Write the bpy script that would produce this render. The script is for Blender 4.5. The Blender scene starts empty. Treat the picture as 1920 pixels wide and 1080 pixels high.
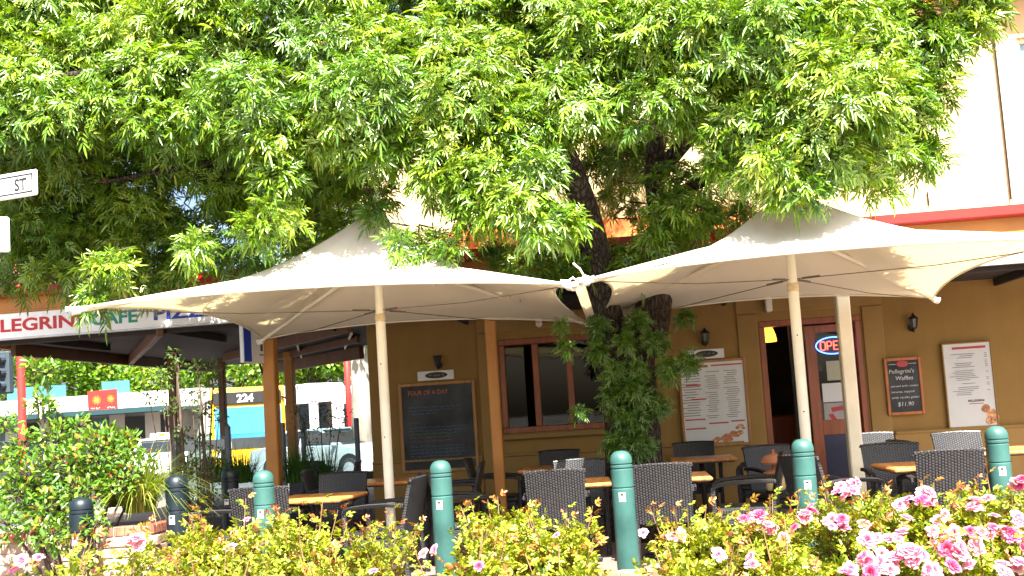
import bpy, math, random
import numpy as np
from mathutils import Matrix, Vector, Euler

random.seed(7)
RNG = np.random.default_rng(11)
R = math.radians
SC = bpy.context.scene
COL = SC.collection

# ------------------------------------------------------------------ camera
F_PX = 1850.0                      # focal length in pixels of a 1920 px wide frame
EYE = np.array([0.0, 0.0, 1.4])
YAW, PITCH, ROLL = R(6.5), R(4.5), R(3.6)
CY = 629.11                        # principal row of the (cropped) photograph
_F = np.array([-math.sin(YAW) * math.cos(PITCH), math.cos(YAW) * math.cos(PITCH), math.sin(PITCH)])
_R0 = np.array([math.cos(YAW), math.sin(YAW), 0.0])
_U0 = np.cross(_R0, _F)
_R = _R0 * math.cos(ROLL) - _U0 * math.sin(ROLL)
_U = np.cross(_R, _F)
cam_data = bpy.data.cameras.new('camera')
cam = bpy.data.objects.new('camera', cam_data)
COL.objects.link(cam)
cam.matrix_world = Matrix(((_R[0], _U[0], -_F[0], EYE[0]), (_R[1], _U[1], -_F[1], EYE[1]),
                           (_R[2], _U[2], -_F[2], EYE[2]), (0, 0, 0, 1)))
cam_data.sensor_width = 36.0
cam_data.lens = F_PX / 1920 * 36
cam_data.shift_y = (CY - 540) / 1920
cam_data.clip_start = 0.05
cam_data.clip_end = 2000
SC.camera = cam


def at(px, py, y):
    """world point seen at pixel (px, py) of the photograph on the plane Y = y"""
    d = _F + _R * (px - 960) / F_PX - _U * (py - CY) / F_PX
    return EYE + d * (y / d[1])


def atz(px, py, z):
    d = _F + _R * (px - 960) / F_PX - _U * (py - CY) / F_PX
    return EYE + d * ((z - EYE[2]) / d[2])


# ------------------------------------------------------------------ sky, sun, exposure
SUN_EL, SUN_AZ = 53.0, 160.0       # azimuth from +Y clockwise: behind the camera, a little to its right
world = bpy.data.worlds.new('World')
SC.world = world
world.use_nodes = True
wn = world.node_tree.nodes
wn.clear()
wo = wn.new('ShaderNodeOutputWorld')
wb = wn.new('ShaderNodeBackground')
sky = wn.new('ShaderNodeTexSky')
sky.sky_type = 'NISHITA'
sky.sun_disc = False
sky.sun_elevation = R(SUN_EL)
sky.sun_rotation = R(SUN_AZ)
sky.air_density = 1.0
sky.dust_density = 4.5
wb.inputs['Strength'].default_value = 0.065
world.node_tree.links.new(sky.outputs[0], wb.inputs['Color'])
world.node_tree.links.new(wb.outputs[0], wo.inputs['Surface'])
sun_data = bpy.data.lights.new('sun', 'SUN')
sun_data.energy = 5.0
sun_data.angle = R(0.5)
sun_data.color = (1.0, 0.95, 0.86)
sun = bpy.data.objects.new('sun', sun_data)
COL.objects.link(sun)
_to_sun = Vector((math.sin(R(SUN_AZ)) * math.cos(R(SUN_EL)), math.cos(R(SUN_AZ)) * math.cos(R(SUN_EL)), math.sin(R(SUN_EL))))
sun.rotation_euler = _to_sun.to_track_quat('Z', 'Y').to_euler()
SC.view_settings.view_transform = 'Standard'
SC.view_settings.look = 'None'
SC.view_settings.gamma = 1.0
SC.view_settings.use_curve_mapping = False
SC.view_settings.exposure = 2.4
SC.render.engine = 'CYCLES'
SC.cycles.use_denoising = True
SC.cycles.max_bounces = 7
SC.cycles.transparent_max_bounces = 12
SC.cycles.sample_clamp_indirect = 6


# ------------------------------------------------------------------ materials
MATS = {}


class NT:
    def __init__(s, m):
        s.m, s.n, s.l = m, m.node_tree.nodes, m.node_tree.links

    def new(s, t, **kw):
        nd = s.n.new(t)
        for k, v in kw.items():
            setattr(nd, k, v)
        return nd

    def link(s, a, b):
        s.l.new(a, b)


def base_mat(name):
    m = bpy.data.materials.new(name)
    m.use_nodes = True
    nt = NT(m)
    b = m.node_tree.nodes['Principled BSDF']
    MATS[name] = m
    return m, nt, b


def ramp(nt, fac, stops):
    r = nt.new('ShaderNodeValToRGB')
    e = r.color_ramp.elements
    while len(e) < len(stops):
        e.new(0.5)
    for el, (p, c) in zip(e, stops):
        el.position = p
        el.color = (c[0], c[1], c[2], 1)
    nt.link(fac, r.inputs[0])
    return r.outputs[0]


def coords(nt, scale=(1, 1, 1), kind='Object'):
    tc = nt.new('ShaderNodeTexCoord')
    mp = nt.new('ShaderNodeMapping')
    mp.inputs['Scale'].default_value = scale
    nt.link(tc.outputs[kind], mp.inputs[0])
    return mp.outputs[0]


def noise(nt, vec, scale, detail=4, rough=0.55):
    n = nt.new('ShaderNodeTexNoise')
    n.inputs['Scale'].default_value = scale
    n.inputs['Detail'].default_value = detail
    n.inputs['Roughness'].default_value = rough
    nt.link(vec, n.inputs['Vector'])
    return n.outputs['Fac']


def bump(nt, b, fac, strength=0.3, dist=0.01):
    bp = nt.new('ShaderNodeBump')
    bp.inputs['Strength'].default_value = strength
    bp.inputs['Distance'].default_value = dist
    nt.link(fac, bp.inputs['Height'])
    nt.link(bp.outputs[0], b.inputs['Normal'])


def simple(name, c, rough=0.6, var=0.18, scale=6.0, metal=0.0, bmp=0.15, stretch=(1, 1, 1), spec=0.5, second=None):
    """colour with two scales of uneven tone and a fine relief"""
    m, nt, b = base_mat(name)
    v = coords(nt, stretch)
    n1 = noise(nt, v, scale)
    lo = tuple(x * (1 - var) for x in c)
    hi = tuple(min(1, x * (1 + var)) for x in (second or c))
    col = ramp(nt, n1, [(0.3, lo), (0.7, hi)])
    nt.link(col, b.inputs['Base Color'])
    n2 = noise(nt, v, scale * 9, 3)
    b.inputs['Roughness'].default_value = rough
    b.inputs['Metallic'].default_value = metal
    b.inputs['Specular IOR Level'].default_value = spec
    if bmp:
        bump(nt, b, n2, bmp, 0.004)
    return m


def emit(name, c, s):
    m, nt, b = base_mat(name)
    b.inputs['Base Color'].default_value = (*[x * 0.5 for x in c], 1)
    b.inputs['Emission Color'].default_value = (*c, 1)
    b.inputs['Emission Strength'].default_value = s
    return m


def leaf_mat(name, stops, trans=0.35, rough=0.45, spec=0.4):
    """leaf blade: tone from a per-leaf random value, light passes through"""
    m, nt, b = base_mat(name)
    a = nt.new('ShaderNodeAttribute')
    a.attribute_name = 'tint'
    col = ramp(nt, a.outputs['Fac'], stops)
    nt.link(col, b.inputs['Base Color'])
    b.inputs['Roughness'].default_value = rough
    b.inputs['Specular IOR Level'].default_value = spec
    t = nt.new('ShaderNodeBsdfTranslucent')
    hs = nt.new('ShaderNodeHueSaturation')
    hs.inputs['Hue'].default_value = 0.485
    hs.inputs['Saturation'].default_value = 1.1
    hs.inputs['Value'].default_value = 1.5
    nt.link(col, hs.inputs['Color'])
    nt.link(hs.outputs[0], t.inputs['Color'])
    mx = nt.new('ShaderNodeMixShader')
    mx.inputs[0].default_value = trans
    nt.link(b.outputs[0], mx.inputs[1])
    nt.link(t.outputs[0], mx.inputs[2])
    nt.link(mx.outputs[0], m.node_tree.nodes['Material Output'].inputs['Surface'])
    return m


def weave_mat(name, ax, dark=(0.003, 0.003, 0.004), light=(0.042, 0.043, 0.048), bw=0.048, bh=0.0115):
    """woven resin strands: columns of short stitches"""
    m, nt, b = base_mat(name)
    tc = nt.new('ShaderNodeTexCoord')
    sp = nt.new('ShaderNodeSeparateXYZ')
    nt.link(tc.outputs['Object'], sp.inputs[0])
    cb = nt.new('ShaderNodeCombineXYZ')
    idx = {'x': 0, 'y': 1, 'z': 2}
    nt.link(sp.outputs[idx[ax[1]]], cb.inputs[0])
    nt.link(sp.outputs[idx[ax[0]]], cb.inputs[1])
    br = nt.new('ShaderNodeTexBrick')
    br.inputs['Scale'].default_value = 1.0
    br.inputs['Brick Width'].default_value = bh * 2
    br.inputs['Row Height'].default_value = bw * 0.5
    br.inputs['Mortar Size'].default_value = 0.0046
    br.inputs['Mortar Smooth'].default_value = 0.6
    br.inputs['Color1'].default_value = (*light, 1)
    br.inputs['Color2'].default_value = (*[x * 0.7 for x in light], 1)
    br.inputs['Mortar'].default_value = (*dark, 1)
    nt.link(cb.outputs[0], br.inputs['Vector'])
    nt.link(br.outputs['Color'], b.inputs['Base Color'])
    inv = nt.new('ShaderNodeMath', operation='SUBTRACT')
    inv.inputs[0].default_value = 1.0
    nt.link(br.outputs['Fac'], inv.inputs[1])
    bump(nt, b, inv.outputs[0], 0.9, 0.006)
    b.inputs['Roughness'].default_value = 0.38
    return m


def fabric_mat(name, c, trans):
    m, nt, b = base_mat(name)
    v = coords(nt)
    n1 = noise(nt, v, 1.3, 5)
    col = ramp(nt, n1, [(0.3, tuple(x * 0.9 for x in c)), (0.75, c)])
    nt.link(col, b.inputs['Base Color'])
    b.inputs['Roughness'].default_value = 0.75
    b.inputs['Specular IOR Level'].default_value = 0.25
    bump(nt, b, noise(nt, v, 260, 2), 0.12, 0.002)
    t = nt.new('ShaderNodeBsdfTranslucent')
    t.inputs['Color'].default_value = (c[0] * 0.95, c[1] * 0.80, c[2] * 0.46, 1)
    mx = nt.new('ShaderNodeMixShader')
    mx.inputs[0].default_value = trans
    nt.link(b.outputs[0], mx.inputs[1])
    nt.link(t.outputs[0], mx.inputs[2])
    nt.link(mx.outputs[0], m.node_tree.nodes['Material Output'].inputs['Surface'])
    return m


def glass_mat(name, tint=(0.9, 0.95, 0.95), clear=0.8, rough=0.02):
    """thin pane: fresnel reflection over what stands behind it"""
    m, nt, b = base_mat(name)
    nt.n.remove(b)
    fr = nt.new('ShaderNodeFresnel')
    fr.inputs['IOR'].default_value = 1.4
    g = nt.new('ShaderNodeBsdfGlossy')
    g.inputs['Roughness'].default_value = rough
    tr = nt.new('ShaderNodeBsdfTransparent')
    tr.inputs['Color'].default_value = (*[x * clear for x in tint], 1)
    mx = nt.new('ShaderNodeMixShader')
    nt.link(fr.outputs[0], mx.inputs[0])
    nt.link(tr.outputs[0], mx.inputs[1])
    nt.link(g.outputs[0], mx.inputs[2])
    nt.link(mx.outputs[0], m.node_tree.nodes['Material Output'].inputs['Surface'])
    return m


def render_wall_mat(name, c, c2):
    """painted cement render: patchy tone, faint drips, trowel relief"""
    m, nt, b = base_mat(name)
    v = coords(nt)
    n1 = noise(nt, v, 0.9, 6, 0.6)
    n2 = noise(nt, coords(nt, (7, 7, 0.6)), 1.0, 5)
    mixn = nt.new('ShaderNodeMath', operation='ADD')
    nt.link(n1, mixn.inputs[0])
    mul = nt.new('ShaderNodeMath', operation='MULTIPLY')
    mul.inputs[1].default_value = 0.35
    nt.link(n2, mul.inputs[0])
    nt.link(mul.outputs[0], mixn.inputs[1])
    col = ramp(nt, mixn.outputs[0], [(0.45, c2), (0.85, c)])
    nt.link(col, b.inputs['Base Color'])
    b.inputs['Roughness'].default_value = 0.85
    b.inputs['Specular IOR Level'].default_value = 0.25
    bump(nt, b, noise(nt, v, 55, 5, 0.65), 0.35, 0.006)
    return m


M_WALL = render_wall_mat('ochre_render', (0.315, 0.195, 0.062), (0.25, 0.147, 0.044))
M_WALLUP = render_wall_mat('cream_render', (0.66, 0.51, 0.29), (0.58, 0.43, 0.23))
M_TRIM = simple('ochre_trim', (0.30, 0.18, 0.052), 0.8, 0.1, 2, bmp=0.2)
M_ORANGE = simple('orange_paint', (0.46, 0.20, 0.04), 0.55, 0.12, 3)
M_BOARDOR = simple('orange_board_paint', (0.72, 0.20, 0.045), 0.6, 0.12, 3)
M_CREAMPOST = simple('cream_post_paint', (0.84, 0.78, 0.60), 0.5, 0.1, 3)
M_RED = simple('red_gutter_paint', (0.36, 0.010, 0.006), 0.4, 0.12, 4)
M_WHITE = simple('white_sign_face', (0.88, 0.90, 0.90), 0.4, 0.05, 3, bmp=0.04)
M_LRED = simple('red_lettering', (0.50, 0.02, 0.02), 0.4, 0.05, 8, bmp=0)
M_LBLUE = simple('blue_lettering', (0.015, 0.05, 0.42), 0.4, 0.05, 8, bmp=0)
M_LGREEN = simple('green_lettering', (0.01, 0.30, 0.20), 0.4, 0.05, 8, bmp=0)
M_BLACK = simple('black_paint', (0.012, 0.012, 0.013), 0.45, 0.2, 8)
M_LBLACK = simple('black_lettering', (0.015, 0.015, 0.015), 0.5, 0.05, 8, bmp=0)
M_SOFFIT = simple('soffit_boards', (0.030, 0.025, 0.023), 0.8, 0.25, 3)
M_BEAM = simple('brown_beam_paint', (0.13, 0.058, 0.024), 0.6, 0.2, 3)
M_ROOF = simple('roof_sheet', (0.28, 0.07, 0.035), 0.5, 0.2, 1.5)
M_WOOD = simple('stained_timber', (0.27, 0.075, 0.025), 0.42, 0.3, 2.2, stretch=(8, 8, 0.8))
M_WOODFR = simple('oak_frame', (0.36, 0.17, 0.05), 0.5, 0.25, 3, stretch=(6, 6, 1))
M_TABLE = simple('table_timber', (0.50, 0.20, 0.055), 0.33, 0.25, 2.0, stretch=(9, 1, 1), second=(0.56, 0.25, 0.08))
M_CHALK = simple('chalkboard', (0.028, 0.030, 0.032), 0.75, 0.5, 2.2, second=(0.05, 0.055, 0.06))
M_CH_W = simple('white_chalk', (0.62, 0.64, 0.62), 0.95, 0.3, 40)
M_CH_B = simple('blue_chalk', (0.16, 0.30, 0.55), 0.95, 0.3, 40)
M_CH_R = simple('red_chalk', (0.55, 0.17, 0.10), 0.95, 0.3, 40)
M_CH_G = simple('green_chalk', (0.18, 0.40, 0.14), 0.95, 0.3, 40)
M_PAPER = simple('menu_print', (0.60, 0.62, 0.62), 0.25, 0.06, 2, bmp=0.02)
M_INK = simple('grey_ink', (0.20, 0.20, 0.20), 0.5, 0.15, 30, bmp=0)
M_MENURED = simple('red_ink', (0.42, 0.02, 0.025), 0.4, 0.1, 10, bmp=0)
M_FOODA = simple('food_print_gold', (0.50, 0.30, 0.09), 0.4, 0.7, 26, second=(0.40, 0.12, 0.05), bmp=0)
M_FOODB = simple('food_print_red', (0.35, 0.05, 0.05), 0.4, 0.6, 24, second=(0.55, 0.30, 0.12), bmp=0)
M_DOORBLUE = simple('kick_plate', (0.02, 0.025, 0.06), 0.4, 0.2, 3)
M_INTERIOR = simple('interior_paint', (0.07, 0.085, 0.09), 0.8, 0.3, 1.5)
M_GLASS = glass_mat('window_glass', (0.5, 0.62, 0.6), 0.5)
M_GLASSCL = glass_mat('clear_glass', (0.80, 0.92, 0.92), 0.95)
M_GLASSSKY = simple('sky_reflection_glass', (0.22, 0.36, 0.46), 0.08, 0.1, 1, bmp=0)  # opaque pane, the sky's reflection is put into its blue base colour
M_CANOPY = fabric_mat('shade_fabric', (0.82, 0.80, 0.74), 0.24)
M_POLE = simple('cream_pole_paint', (0.80, 0.77, 0.66), 0.4, 0.08, 4)
M_STEEL = simple('galvanised_steel', (0.55, 0.57, 0.58), 0.35, 0.15, 12, metal=0.6)
M_RUST = simple('worn_collar', (0.55, 0.44, 0.28), 0.6, 0.4, 20)
M_CABLE = simple('dark_cable', (0.10, 0.075, 0.05), 0.5, 0.2, 20)
M_BARK = None
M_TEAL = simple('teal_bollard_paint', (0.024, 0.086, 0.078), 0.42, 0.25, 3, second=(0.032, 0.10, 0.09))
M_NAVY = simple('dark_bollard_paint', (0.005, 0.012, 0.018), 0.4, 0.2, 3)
M_PLATE = simple('label_plate', (0.72, 0.74, 0.74), 0.4, 0.05, 5, bmp=0)
M_WV_BACK = weave_mat('woven_back', 'xz')
M_WV_SEAT = weave_mat('woven_seat', 'xy')
M_WV_ARM = weave_mat('woven_arm', 'xy', bw=0.05, bh=0.01)
M_WV_LEG = weave_mat('woven_leg', 'xz', bw=0.05, bh=0.01)
M_ALUM = simple('aluminium', (0.45, 0.46, 0.47), 0.35, 0.1, 8, metal=0.7)
M_TERRA = simple('terracotta', (0.34, 0.13, 0.065), 0.7, 0.25, 8)
M_CREAMC = simple('cream_ceramic', (0.66, 0.52, 0.24), 0.45, 0.15, 6)
M_ASPHALT = simple('asphalt', (0.055, 0.057, 0.062), 0.9, 0.3, 3, bmp=0.5)
M_PAVE = simple('footpath_concrete', (0.17, 0.13, 0.11), 0.9, 0.2, 1.3, bmp=0.3)
M_SOIL = simple('garden_soil', (0.055, 0.035, 0.022), 0.95, 0.4, 5, bmp=0.8)
M_KERB = simple('kerb_stone', (0.36, 0.34, 0.31), 0.85, 0.2, 3, bmp=0.3)
M_BRICKS = [simple('brick_red', (0.36, 0.13, 0.075), 0.85, 0.3, 9, bmp=0.6),
            simple('brick_tan', (0.46, 0.22, 0.13), 0.85, 0.3, 9, bmp=0.6),
            simple('brick_dark', (0.25, 0.085, 0.055), 0.85, 0.3, 9, bmp=0.6)]
M_PAVERS = [simple('paver_pink', (0.33, 0.22, 0.165), 0.85, 0.2, 8, bmp=0.5),
            simple('paver_buff', (0.38, 0.27, 0.20), 0.85, 0.2, 8, bmp=0.5),
            simple('paver_grey', (0.28, 0.22, 0.185), 0.85, 0.2, 8, bmp=0.5)]
M_MORTAR = simple('mortar', (0.34, 0.30, 0.26), 0.95, 0.2, 8, bmp=0.6)
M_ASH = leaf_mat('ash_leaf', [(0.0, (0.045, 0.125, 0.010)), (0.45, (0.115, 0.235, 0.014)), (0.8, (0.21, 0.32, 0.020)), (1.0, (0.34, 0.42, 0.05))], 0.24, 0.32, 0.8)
M_ROSELEAF = leaf_mat('rose_leaf', [(0.0, (0.05, 0.12, 0.015)), (0.35, (0.20, 0.26, 0.02)), (0.78, (0.36, 0.36, 0.025)), (0.9, (0.30, 0.17, 0.03)), (1.0, (0.24, 0.05, 0.03))], 0.28, 0.4, 0.5)
M_SHRUBLEAF = leaf_mat('photinia_leaf', [(0.0, (0.035, 0.11, 0.02)), (0.5, (0.10, 0.22, 0.025)), (0.84, (0.20, 0.31, 0.03)), (0.93, (0.36, 0.14, 0.03)), (1.0, (0.36, 0.04, 0.025))], 0.28, 0.33, 0.6)
M_SAPLEAF = leaf_mat('sapling_leaf', [(0.0, (0.03, 0.07, 0.015)), (0.6, (0.07, 0.13, 0.02)), (1.0, (0.18, 0.21, 0.03))], 0.3)
M_GRASSY = leaf_mat('golden_grass', [(0.0, (0.08, 0.15, 0.018)), (0.6, (0.20, 0.27, 0.03)), (1.0, (0.38, 0.38, 0.10))], 0.3)
M_GRASSG = leaf_mat('green_grass', [(0.0, (0.02, 0.075, 0.012)), (0.6, (0.05, 0.14, 0.018)), (1.0, (0.10, 0.20, 0.03))], 0.25)
M_FARLEAF = leaf_mat('street_tree_leaf', [(0.0, (0.05, 0.14, 0.012)), (0.5, (0.12, 0.24, 0.02)), (1.0, (0.26, 0.36, 0.03))], 0.4)
M_PETALS = [leaf_mat('pink_petal', [(0.0, (0.60, 0.08, 0.20)), (0.4, (0.70, 0.26, 0.38)), (1.0, (0.80, 0.52, 0.57))], 0.3, 0.6, 0.2),
            leaf_mat('pale_petal', [(0.0, (0.60, 0.17, 0.28)), (0.5, (0.66, 0.31, 0.40)), (1.0, (0.74, 0.47, 0.53))], 0.3, 0.6, 0.2),
            leaf_mat('deep_pink_petal', [(0.0, (0.48, 0.03, 0.10)), (0.5, (0.62, 0.10, 0.22)), (1.0, (0.72, 0.26, 0.36))], 0.3, 0.6, 0.2)]
M_CANE = simple('rose_cane', (0.20, 0.10, 0.045), 0.7, 0.3, 10)
M_TWIG = simple('brown_twig', (0.075, 0.052, 0.036), 0.85, 0.3, 12)
M_PALEBARK = simple('pale_plane_bark', (0.30, 0.27, 0.22), 0.85, 0.45, 3, stretch=(1, 1, 0.4), bmp=0.5)
M_CARWHITE = simple('white_car_paint', (0.80, 0.81, 0.82), 0.2, 0.03, 1, bmp=0)
M_CARDARK = simple('dark_car_paint', (0.03, 0.032, 0.045), 0.18, 0.1, 1, bmp=0)
M_CARSILVER = simple('silver_car_paint', (0.42, 0.45, 0.47), 0.22, 0.05, 1, bmp=0, metal=0.4)
M_CARGLASS = simple('car_glass', (0.012, 0.016, 0.02), 0.12, 0.2, 1, bmp=0)
M_BUSGLASS = simple('bus_windscreen', (0.05, 0.20, 0.42), 0.06, 0.2, 0.6, bmp=0)
M_TYRE = simple('tyre_rubber', (0.02, 0.02, 0.02), 0.8, 0.2, 8)
M_RIM = simple('wheel_rim', (0.5, 0.5, 0.52), 0.3, 0.1, 8, metal=0.6)
M_YELLOW = simple('yellow_bus_paint', (0.85, 0.40, 0.015), 0.3, 0.05, 1, bmp=0)
M_TAIL = simple('red_lens', (0.55, 0.01, 0.01), 0.2, 0.1, 5, bmp=0)
M_LAMP = simple('clear_lens', (0.75, 0.76, 0.75), 0.15, 0.1, 5, bmp=0)
M_SIGRED = simple('red_pole_paint', (0.52, 0.035, 0.03), 0.45, 0.15, 3)
M_SIGNAL = simple('signal_housing', (0.035, 0.055, 0.07), 0.5, 0.2, 3)
M_TEALGLASS = simple('teal_balustrade', (0.06, 0.17, 0.18), 0.15, 0.1, 1, bmp=0)
M_SHOPWALL = simple('white_shop_wall', (0.50, 0.49, 0.45), 0.8, 0.08, 0.6)
M_SHOPDARK = simple('shop_interior', (0.20, 0.20, 0.18), 0.7, 0.6, 0.7)
M_POSTER = simple('red_poster', (0.62, 0.025, 0.02), 0.4, 0.15, 2, bmp=0)
M_FLOWERY = simple('orange_print', (0.80, 0.30, 0.02), 0.4, 0.2, 9, bmp=0)
M_SHADE = emit('lit_lampshade', (1.0, 0.36, 0.03), 1.1)
M_NEONR = emit('red_neon', (1.0, 0.05, 0.03), 2.2)
M_NEONB = emit('blue_neon', (0.06, 0.16, 1.0), 1.8)
M_NEONBACK = simple('neon_backing', (0.01, 0.018, 0.07), 0.3, 0.1, 4, bmp=0)
M_LEDW = emit('led_display', (0.9, 0.92, 0.9), 0.6)
M_HILL = simple('distant_ground', (0.16, 0.15, 0.13), 0.95, 0.3, 0.2, bmp=0.2)


def bark():
    m, nt, b = base_mat('ash_bark')
    v = coords(nt, (1, 1, 0.28))
    vo = nt.new('ShaderNodeTexVoronoi')
    vo.feature = 'DISTANCE_TO_EDGE'
    vo.inputs['Scale'].default_value = 26
    ds = noise(nt, v, 9, 5)
    mxv = nt.new('ShaderNodeMixRGB')
    mxv.inputs[0].default_value = 0.12
    nt.link(v, mxv.inputs[1])
    nt.link(ds, mxv.inputs[2])
    nt.link(mxv.outputs[0], vo.inputs['Vector'])
    col = ramp(nt, vo.outputs['Distance'], [(0.0, (0.014, 0.011, 0.009)), (0.12, (0.055, 0.043, 0.034)), (0.4, (0.115, 0.092, 0.070))])
    nt.link(col, b.inputs['Base Color'])
    b.inputs['Roughness'].default_value = 0.95
    b.inputs['Specular IOR Level'].default_value = 0.2
    bump(nt, b, vo.outputs['Distance'], 1.0, 0.05)
    return m


M_BARK = bark()


# ------------------------------------------------------------------ object helpers
def tag(o, label=None, cat=None, group=None, kind=None):
    if label:
        o['label'] = label
    if cat:
        o['category'] = cat
    if group:
        o['group'] = group
    if kind:
        o['kind'] = kind
    return o


def empty(name, loc=(0, 0, 0), rz=0.0, label=None, cat=None, group=None):
    o = bpy.data.objects.new(name, None)
    o.empty_display_size = 0.1
    COL.objects.link(o)
    o.location = loc
    o.rotation_euler = (0, 0, rz)
    return tag(o, label, cat, group)


def link(name, me, parent=None, loc=None, rot=None):
    o = bpy.data.objects.new(name, me)
    COL.objects.link(o)
    if parent:
        o.parent = parent
    if loc is not None:
        o.location = loc
    if rot is not None:
        o.rotation_euler = rot
    return o


def copy_tree(o, parent=None):
    c = o.copy()
    COL.objects.link(c)
    c.parent = parent
    for ch in o.children:
        copy_tree(ch, c)
    return c


class MB:
    """collects polygons, then becomes one mesh object"""

    def __init__(s):
        s.v, s.f, s.m = [], [], []
        s.mi = 0

    def add(s, vs, fs):
        o = len(s.v)
        s.v += [tuple(v) for v in vs]
        s.f += [tuple(i + o for i in f) for f in fs]
        s.m += [s.mi] * len(fs)
        return s

    def box(s, c, d, ch=0.0, rot=None):
        """box with chamfered edges; c centre, d full sizes"""
        hx, hy, hz = d[0] / 2, d[1] / 2, d[2] / 2
        ch = min(ch, hx * 0.9, hy * 0.9, hz * 0.9)
        if ch <= 0:
            vs = [(x, y, z) for x in (-hx, hx) for y in (-hy, hy) for z in (-hz, hz)]
            fs = [(0, 1, 3, 2), (4, 6, 7, 5), (0, 4, 5, 1), (2, 3, 7, 6), (0, 2, 6, 4), (1, 5, 7, 3)]
        else:
            vs, ix = [], {}
            for sx in (-1, 1):
                for sy in (-1, 1):
                    for sz in (-1, 1):
                        for a in range(3):
                            p = [sx * (hx - ch), sy * (hy - ch), sz * (hz - ch)]
                            p[a] = (sx * hx, sy * hy, sz * hz)[a]
                            ix[(sx, sy, sz, a)] = len(vs)
                            vs.append(tuple(p))
            fs = []
            for a in range(3):
                b_, c_ = (a + 1) % 3, (a + 2) % 3
                for sg in (-1, 1):
                    q = []
                    for (u, w) in ((-1, -1), (1, -1), (1, 1), (-1, 1)):
                        k = [0, 0, 0]
                        k[a], k[b_], k[c_] = sg, u, w
                        q.append(ix[(k[0], k[1], k[2], a)])
                    fs.append(tuple(q if sg > 0 else q[::-1]))
                for u in (-1, 1):
                    for w in (-1, 1):
                        k0, k1 = [0, 0, 0], [0, 0, 0]
                        k0[a], k0[b_], k0[c_] = -1, u, w
                        k1[a], k1[b_], k1[c_] = 1, u, w
                        q = (ix[(*k0, b_)], ix[(*k1, b_)], ix[(*k1, c_)], ix[(*k0, c_)])
                        fs.append(q if u * w > 0 else q[::-1])
            for sx in (-1, 1):
                for sy in (-1, 1):
                    for sz in (-1, 1):
                        q = [ix[(sx, sy, sz, a)] for a in range(3)]
                        fs.append(tuple(q if sx * sy * sz > 0 else q[::-1]))
        mt = Matrix.Translation(Vector(c))
        if rot is not None:
            mt = mt @ (rot if isinstance(rot, Matrix) else Euler(rot).to_matrix().to_4x4())
        return s.add([mt @ Vector(v) for v in vs], fs)

    def tube(s, pts, r, n=8, cap=True):
        pts = [Vector(p) for p in pts]
        rs = r if hasattr(r, '__len__') else [r] * len(pts)
        vs, fs = [], []
        up = Vector((0.13, 0.21, 1)).normalized()
        prev = None
        for i, p in enumerate(pts):
            t = (pts[min(i + 1, len(pts) - 1)] - pts[max(i - 1, 0)]).normalized()
            if prev is None:
                a = t.cross(up)
                if a.length < 0.05:
                    a = t.cross(Vector((1, 0, 0)))
            else:
                a = prev - t * prev.dot(t)
            a.normalize()
            prev = a
            b = t.cross(a)
            for k in range(n):
                an = 2 * math.pi * k / n
                vs.append(p + (a * math.cos(an) + b * math.sin(an)) * rs[i])
        for i in range(len(pts) - 1):
            for k in range(n):
                fs.append((i * n + k, i * n + (k + 1) % n, (i + 1) * n + (k + 1) % n, (i + 1) * n + k))
        if cap:
            fs.append(tuple(range(n - 1, -1, -1)))
            fs.append(tuple((len(pts) - 1) * n + k for k in range(n)))
        return s.add(vs, fs)

    def lathe(s, prof, n=24, c=(0, 0, 0)):
        vs, fs = [], []
        for (r, z) in prof:
            for k in range(n):
                a = 2 * math.pi * k / n
                vs.append((c[0] + r * math.cos(a), c[1] + r * math.sin(a), c[2] + z))
        for i in range(len(prof) - 1):
            for k in range(n):
                fs.append((i * n + k, i * n + (k + 1) % n, (i + 1) * n + (k + 1) % n, (i + 1) * n + k))
        fs.append(tuple(range(n - 1, -1, -1)))
        fs.append(tuple((len(prof) - 1) * n + k for k in range(n)))
        return s.add(vs, fs)

    def prism(s, poly, y0, y1, ax='y'):
        """polygon (a, b) extruded along ax"""
        n = len(poly)
        def P(a, b, t):
            return {'y': (a, t, b), 'x': (t, a, b), 'z': (a, b, t)}[ax]
        vs = [P(a, b, y0) for a, b in poly] + [P(a, b, y1) for a, b in poly]
        fs = [tuple(range(n)), tuple(range(2 * n - 1, n - 1, -1))]
        fs += [(i, i + n, (i + 1) % n + n, (i + 1) % n) for i in range(n)]
        return s.add(vs, fs)

    def ngon(s, pts):
        return s.add(pts, [tuple(range(len(pts)))])

    def build(s, name, mat, parent=None, smooth=False, loc=None, rot=None, angle=None):
        me = bpy.data.meshes.new(name)
        me.from_pydata(s.v, [], s.f)
        mats = mat if isinstance(mat, (list, tuple)) else [mat]
        for m in mats:
            me.materials.append(m)
        if len(mats) > 1:
            me.polygons.foreach_set('material_index', s.m)
        if smooth:
            me.polygons.foreach_set('use_smooth', [True] * len(me.polygons))
            if angle:
                me.set_sharp_from_angle(angle=R(angle))
        me.validate()
        me.update()
        return link(name, me, parent, loc, rot)


def np_mesh(name, verts, faces_flat, loop_tot, mat, tint=None):
    me = bpy.data.meshes.new(name)
    nv = len(verts)
    me.vertices.add(nv)
    me.vertices.foreach_set('co', verts.astype(np.float32).ravel())
    me.loops.add(len(faces_flat))
    me.loops.foreach_set('vertex_index', faces_flat.astype(np.int32))
    nf = len(faces_flat) // loop_tot
    me.polygons.add(nf)
    me.polygons.foreach_set('loop_start', np.arange(nf, dtype=np.int32) * loop_tot)
    me.polygons.foreach_set('loop_total', np.full(nf, loop_tot, dtype=np.int32))
    me.materials.append(mat)
    if tint is not None:
        a = me.attributes.new('tint', 'FLOAT', 'POINT')
        a.data.foreach_set('value', tint.astype(np.float32))
    me.update(calc_edges=True)
    me.validate()
    return me


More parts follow.
